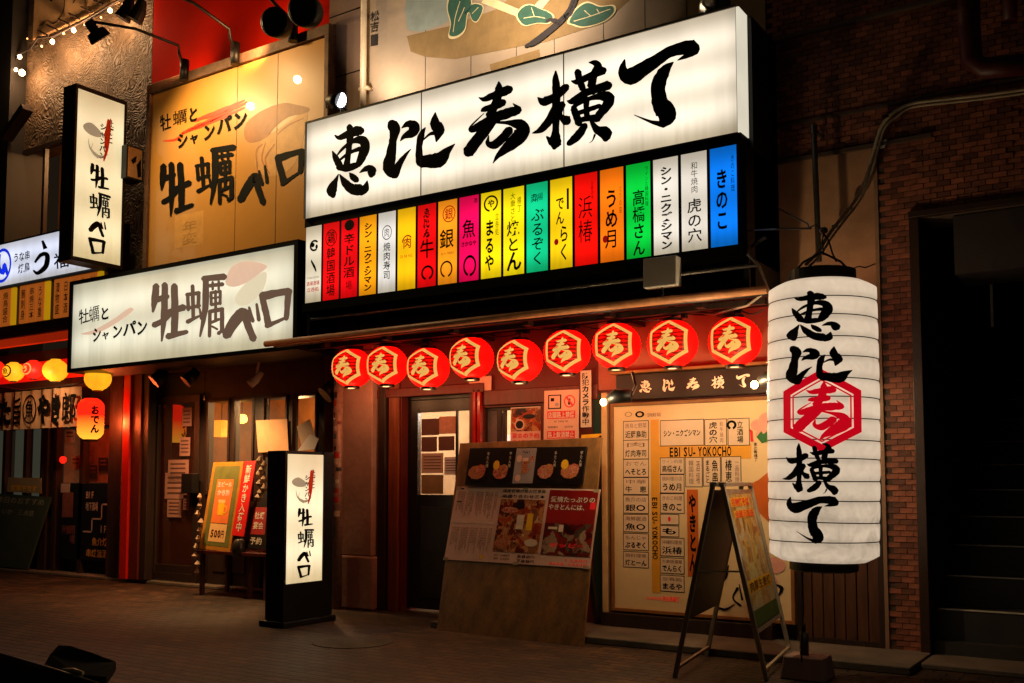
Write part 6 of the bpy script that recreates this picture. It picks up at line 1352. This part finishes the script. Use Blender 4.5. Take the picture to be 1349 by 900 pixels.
p = P(83, 606, .45); b = MB(); b.lathe([(.02, -.05), (.045, -.02), (.045, .03), (.02, .05)], lit_r, p, 12); tag(b.build('red_lamp', smooth=True), 'tiny red lamp beside the izakaya glass door', 'lamp')
# chalkboard
a0, a1 = P(-40, 742, .36), P(36, 750, .36); S = Surf(P(-30, 648, .48), P(67, 655, .48), a1, a0); t = thing('chalkboard', 'green chalkboard with faint chalk writing leaning at the far left', 'chalkboard', a1)
b = MB(); b.slab(S, .03, mat('green_chalkboard', '#2c4034', .7, amt=.3, sc=3)); b.build('board', t, bevel=.004); b = MB(); chk = mat('chalk_writing', '#8a9080', .8, amt=.3)
th(b, S, '本日のおすすめ', .3, .03, .95, .13, chk, .0); tv(b, S, '刺身', .2, .2, .35, .35, chk, 0); th(b, S, 'いか 三点盛', .4, .2, .85, .28, chk, 0); th(b, S, '焼魚', .15, .45, .4, .55, chk, 0); th(b, S, '酒 一合', .1, .7, .4, .78, chk, 0); b.build('lettering', t)
# floor guide sign
S = SY(.5, (81, 638), (148, 640), (147, 741), (81, 732)); S = SR(X0(81, .5), zof(115, 738, .5), X0(148, .5), zof(115, 637, .5), .5); t = thing('floor_guide_sign', 'dark guide sign with a white stair line and floor names by the izakaya door', 'sign', S.pt(.5, 1))
b = MB(); b.slab(S, .03, mat('navy_black_board', '#10141a', .35, amt=.2)); b.build('board', t, bevel=.004); b = MB(); dim_w = mat('dull_white_print', '#a89484', .6, amt=.1, bump=0); am = mat('amber_print', '#c89040', .6, bump=0)
b.rect(S, .01, .0, .2, .12, dim_w); b.rect(S, .05, .12, .27, .45, mat('pale_red_print', '#704038', .6, amt=.3)); th(b, S, '海鮮', .05, .55, .25, .68, mat('pale_red_print', ''), .02); tv(b, S, '酒場', .22, .55, .33, .8, mat('pale_red_print', ''), .02)
th(b, S, 'B1F', .52, .1, .68, .2, dim_w, .02); th(b, S, '地下酒場', .52, .24, .76, .36, dim_w, .02)
for u0, v0, u1, v1 in ((.48, .62, .66, .64), (.64, .45, .66, .64), (.64, .45, .84, .47), (.82, .26, .84, .47), (.82, .26, .97, .28)): b.rect(S, u0, v0, u1, v1, dim_w)
th(b, S, '1F', .82, .54, .94, .64, dim_w, .02); th(b, S, '魚介焼', .66, .70, .96, .81, am, .03); th(b, S, '串焼旨酒', .55, .85, .97, .96, am, .03); b.build('lettering', t)

# dark bicycle saddle and frame at the lower left corner
bk = mat('black_saddle_vinyl', '#0a0908', .38, amt=.2, bump=.1)
t = thing('bicycle', 'black bicycle saddle and rack edge at the lower left corner', 'bicycle', PG(60, 890)); Yb = -4.3
def K(px, py, dy=0): return P(px, py, Yb + dy)
b = MB(); top = [K(77, 850), K(92, 851, .0), K(118, 859, .02), K(153, 872, .05), K(140, 892, -.05), K(100, 888, -.1), K(58, 876, -.1), K(66, 862, -.04)]
b.face(top, bk); low = [v + Vector((0, 0, -.05)) for v in top]; b.face(list(reversed(low)), bk)
for i in range(8): b.face([top[i], low[i], low[(i + 1) % 8], top[(i + 1) % 8]], bk)
b.build('saddle', t, bevel=.008)
b = MB(); b.tube([K(-30, 852, -.3), K(0, 862, -.3), K(75, 884, -.3), K(130, 902, -.3)], .012, grey_metal, 8); b.build('rail', t, smooth=True)
b = MB(); b.face([K(-30, 856, -.3), K(75, 887, -.3), K(130, 905, -.3), K(130, 960, -.3), K(-30, 960, -.3)], bk); b.face([K(-30, 856, -.33), K(75, 887, -.33), K(130, 905, -.33), K(130, 960, -.33), K(-30, 960, -.33)], bk); b.build('frame_panel', t)
b = MB(); p = [K(78, 888, -.28), K(84, 884, -.28), K(98, 884, -.28), K(108, 888, -.28), K(104, 893, -.28)]; b.tube(p, .016, mat('pale_metal_clasp', '#8a8068', .35, .6), 8); b.tube([K(129, 878, .0), K(134, 884, .0), K(133, 888, .0)], .012, mat('pale_metal_clasp', ''), 8); b.build('clasp', t, smooth=True)

# ================================================================ LIGHTS (the lit lamps, plus added fills)
def lamp(name, kind, loc, energy, color, aim=None, size=.05, angle=60, blend=.6):
    l = bpy.data.lights.new(name, kind); l.energy = energy; l.color = color; l.shadow_soft_size = size
    if kind == 'SPOT': l.spot_size = radians(angle); l.spot_blend = blend
    o = bpy.data.objects.new(name, l); COL.objects.link(o); o.location = loc
    if aim is not None: o.rotation_euler = (Vector(aim) - Vector(loc)).to_track_quat('-Z', 'Y').to_euler()
    return o
WARM = (1, .74, .40); ORG = (1, .52, .2)
lamp('flood_light', 'SPOT', P(452, 130, -.62), 90, (1, .86, .70), P(560, 20, 0), .05, 120, .8)
lamp('flood_light', 'SPOT', P(935, 0, -.55), 70, (1, .84, .62), P(800, 10, 0), .05, 120, .8)
lamp('flood_light', 'SPOT', P(650, -40, -.9), 110, (1, .84, .66), P(700, 20, 0), .1, 130, .9)
for px, py, dd, en in ((392, 105, 1.1, 62), (330, 140, 1.0, 62)):     # two unseen lights added where their glints fall on the sheet
    H = P(px, py, -.1); r = ray(px, py); k = dd / r.y
    lamp('arm_and_fill_light', 'SPOT', (H.x + r.x * k, -.1 - dd, H.z + r.z * k), en * 1.25, (1, .68, .30), (H.x + .2, -.1, H.z - .9), .05, 150, .8)
lamp('arm_and_fill_light', 'SPOT', P(140, 60, -1.35), 120, (1, .68, .30), P(290, 240, -.1), .1, 120, .8)
lamp('arm_and_fill_light', 'SPOT', P(330, 66, -.30), 50, (1, .5, .2), P(320, 0, .3), .1, 160, .8)  # added fill at the frame top, brightening the red wall
lamp('arm_and_fill_light', 'SPOT', P(230, 88, -.25), 36, (1, .5, .2), P(215, 0, .3), .1, 160, .8)  # second added fill for the red wall, further left
lamp('pin_light', 'POINT', pA + Vector((0, -.10, -.02)), 14, WARM, size=.03)
lamp('pin_light', 'POINT', pB + Vector((0, -.10, -.02)), 32, WARM, size=.03)
lamp('shop_light', 'POINT', ((DX0 + WX1) / 2, 1.0, 2.2), 85, (1, .84, .66), size=.15)
lamp('bar_light', 'POINT', (-9.3, 1.3, 2.3), 85, ORG, size=.1)
lamp('under_sign_light', 'SPOT', P(252, 508, -.35), 210, (1, .55, .22), P(300, 690, .2), .06, 135, .8)
lamp('under_sign_light', 'SPOT', P(212, 508, -.3), 60, (1, .50, .22), P(200, 740, .3), .06, 110, .8)
lamp('noren_light', 'SPOT', P(40, 498, -.75), 40, (1, .66, .36), P(45, 600, .2), .06, 140, .8)
lamp('upper_room_light', 'POINT', (-12.9, 1.1, 6.3), 110, ORG, size=.1)
for px, py in ((28, 92), (69, 58), (97, 44), (145, 20)): lamp('bulb_light', 'POINT', P(px, py, .02) + Vector((0, .0, -.05)), 24, (1, .55, .25), size=.04)
for px, py, a_ in lspots: lamp('lantern_bulb_light', 'POINT', P(px, py, -.5) + Vector((0, -.02, -.27)), 4.2, (1, .42, .16), size=.05)
lamp('lantern_bulb_light', 'POINT', P(134, 556, .12), 36, (1, .14, .03), size=.08)
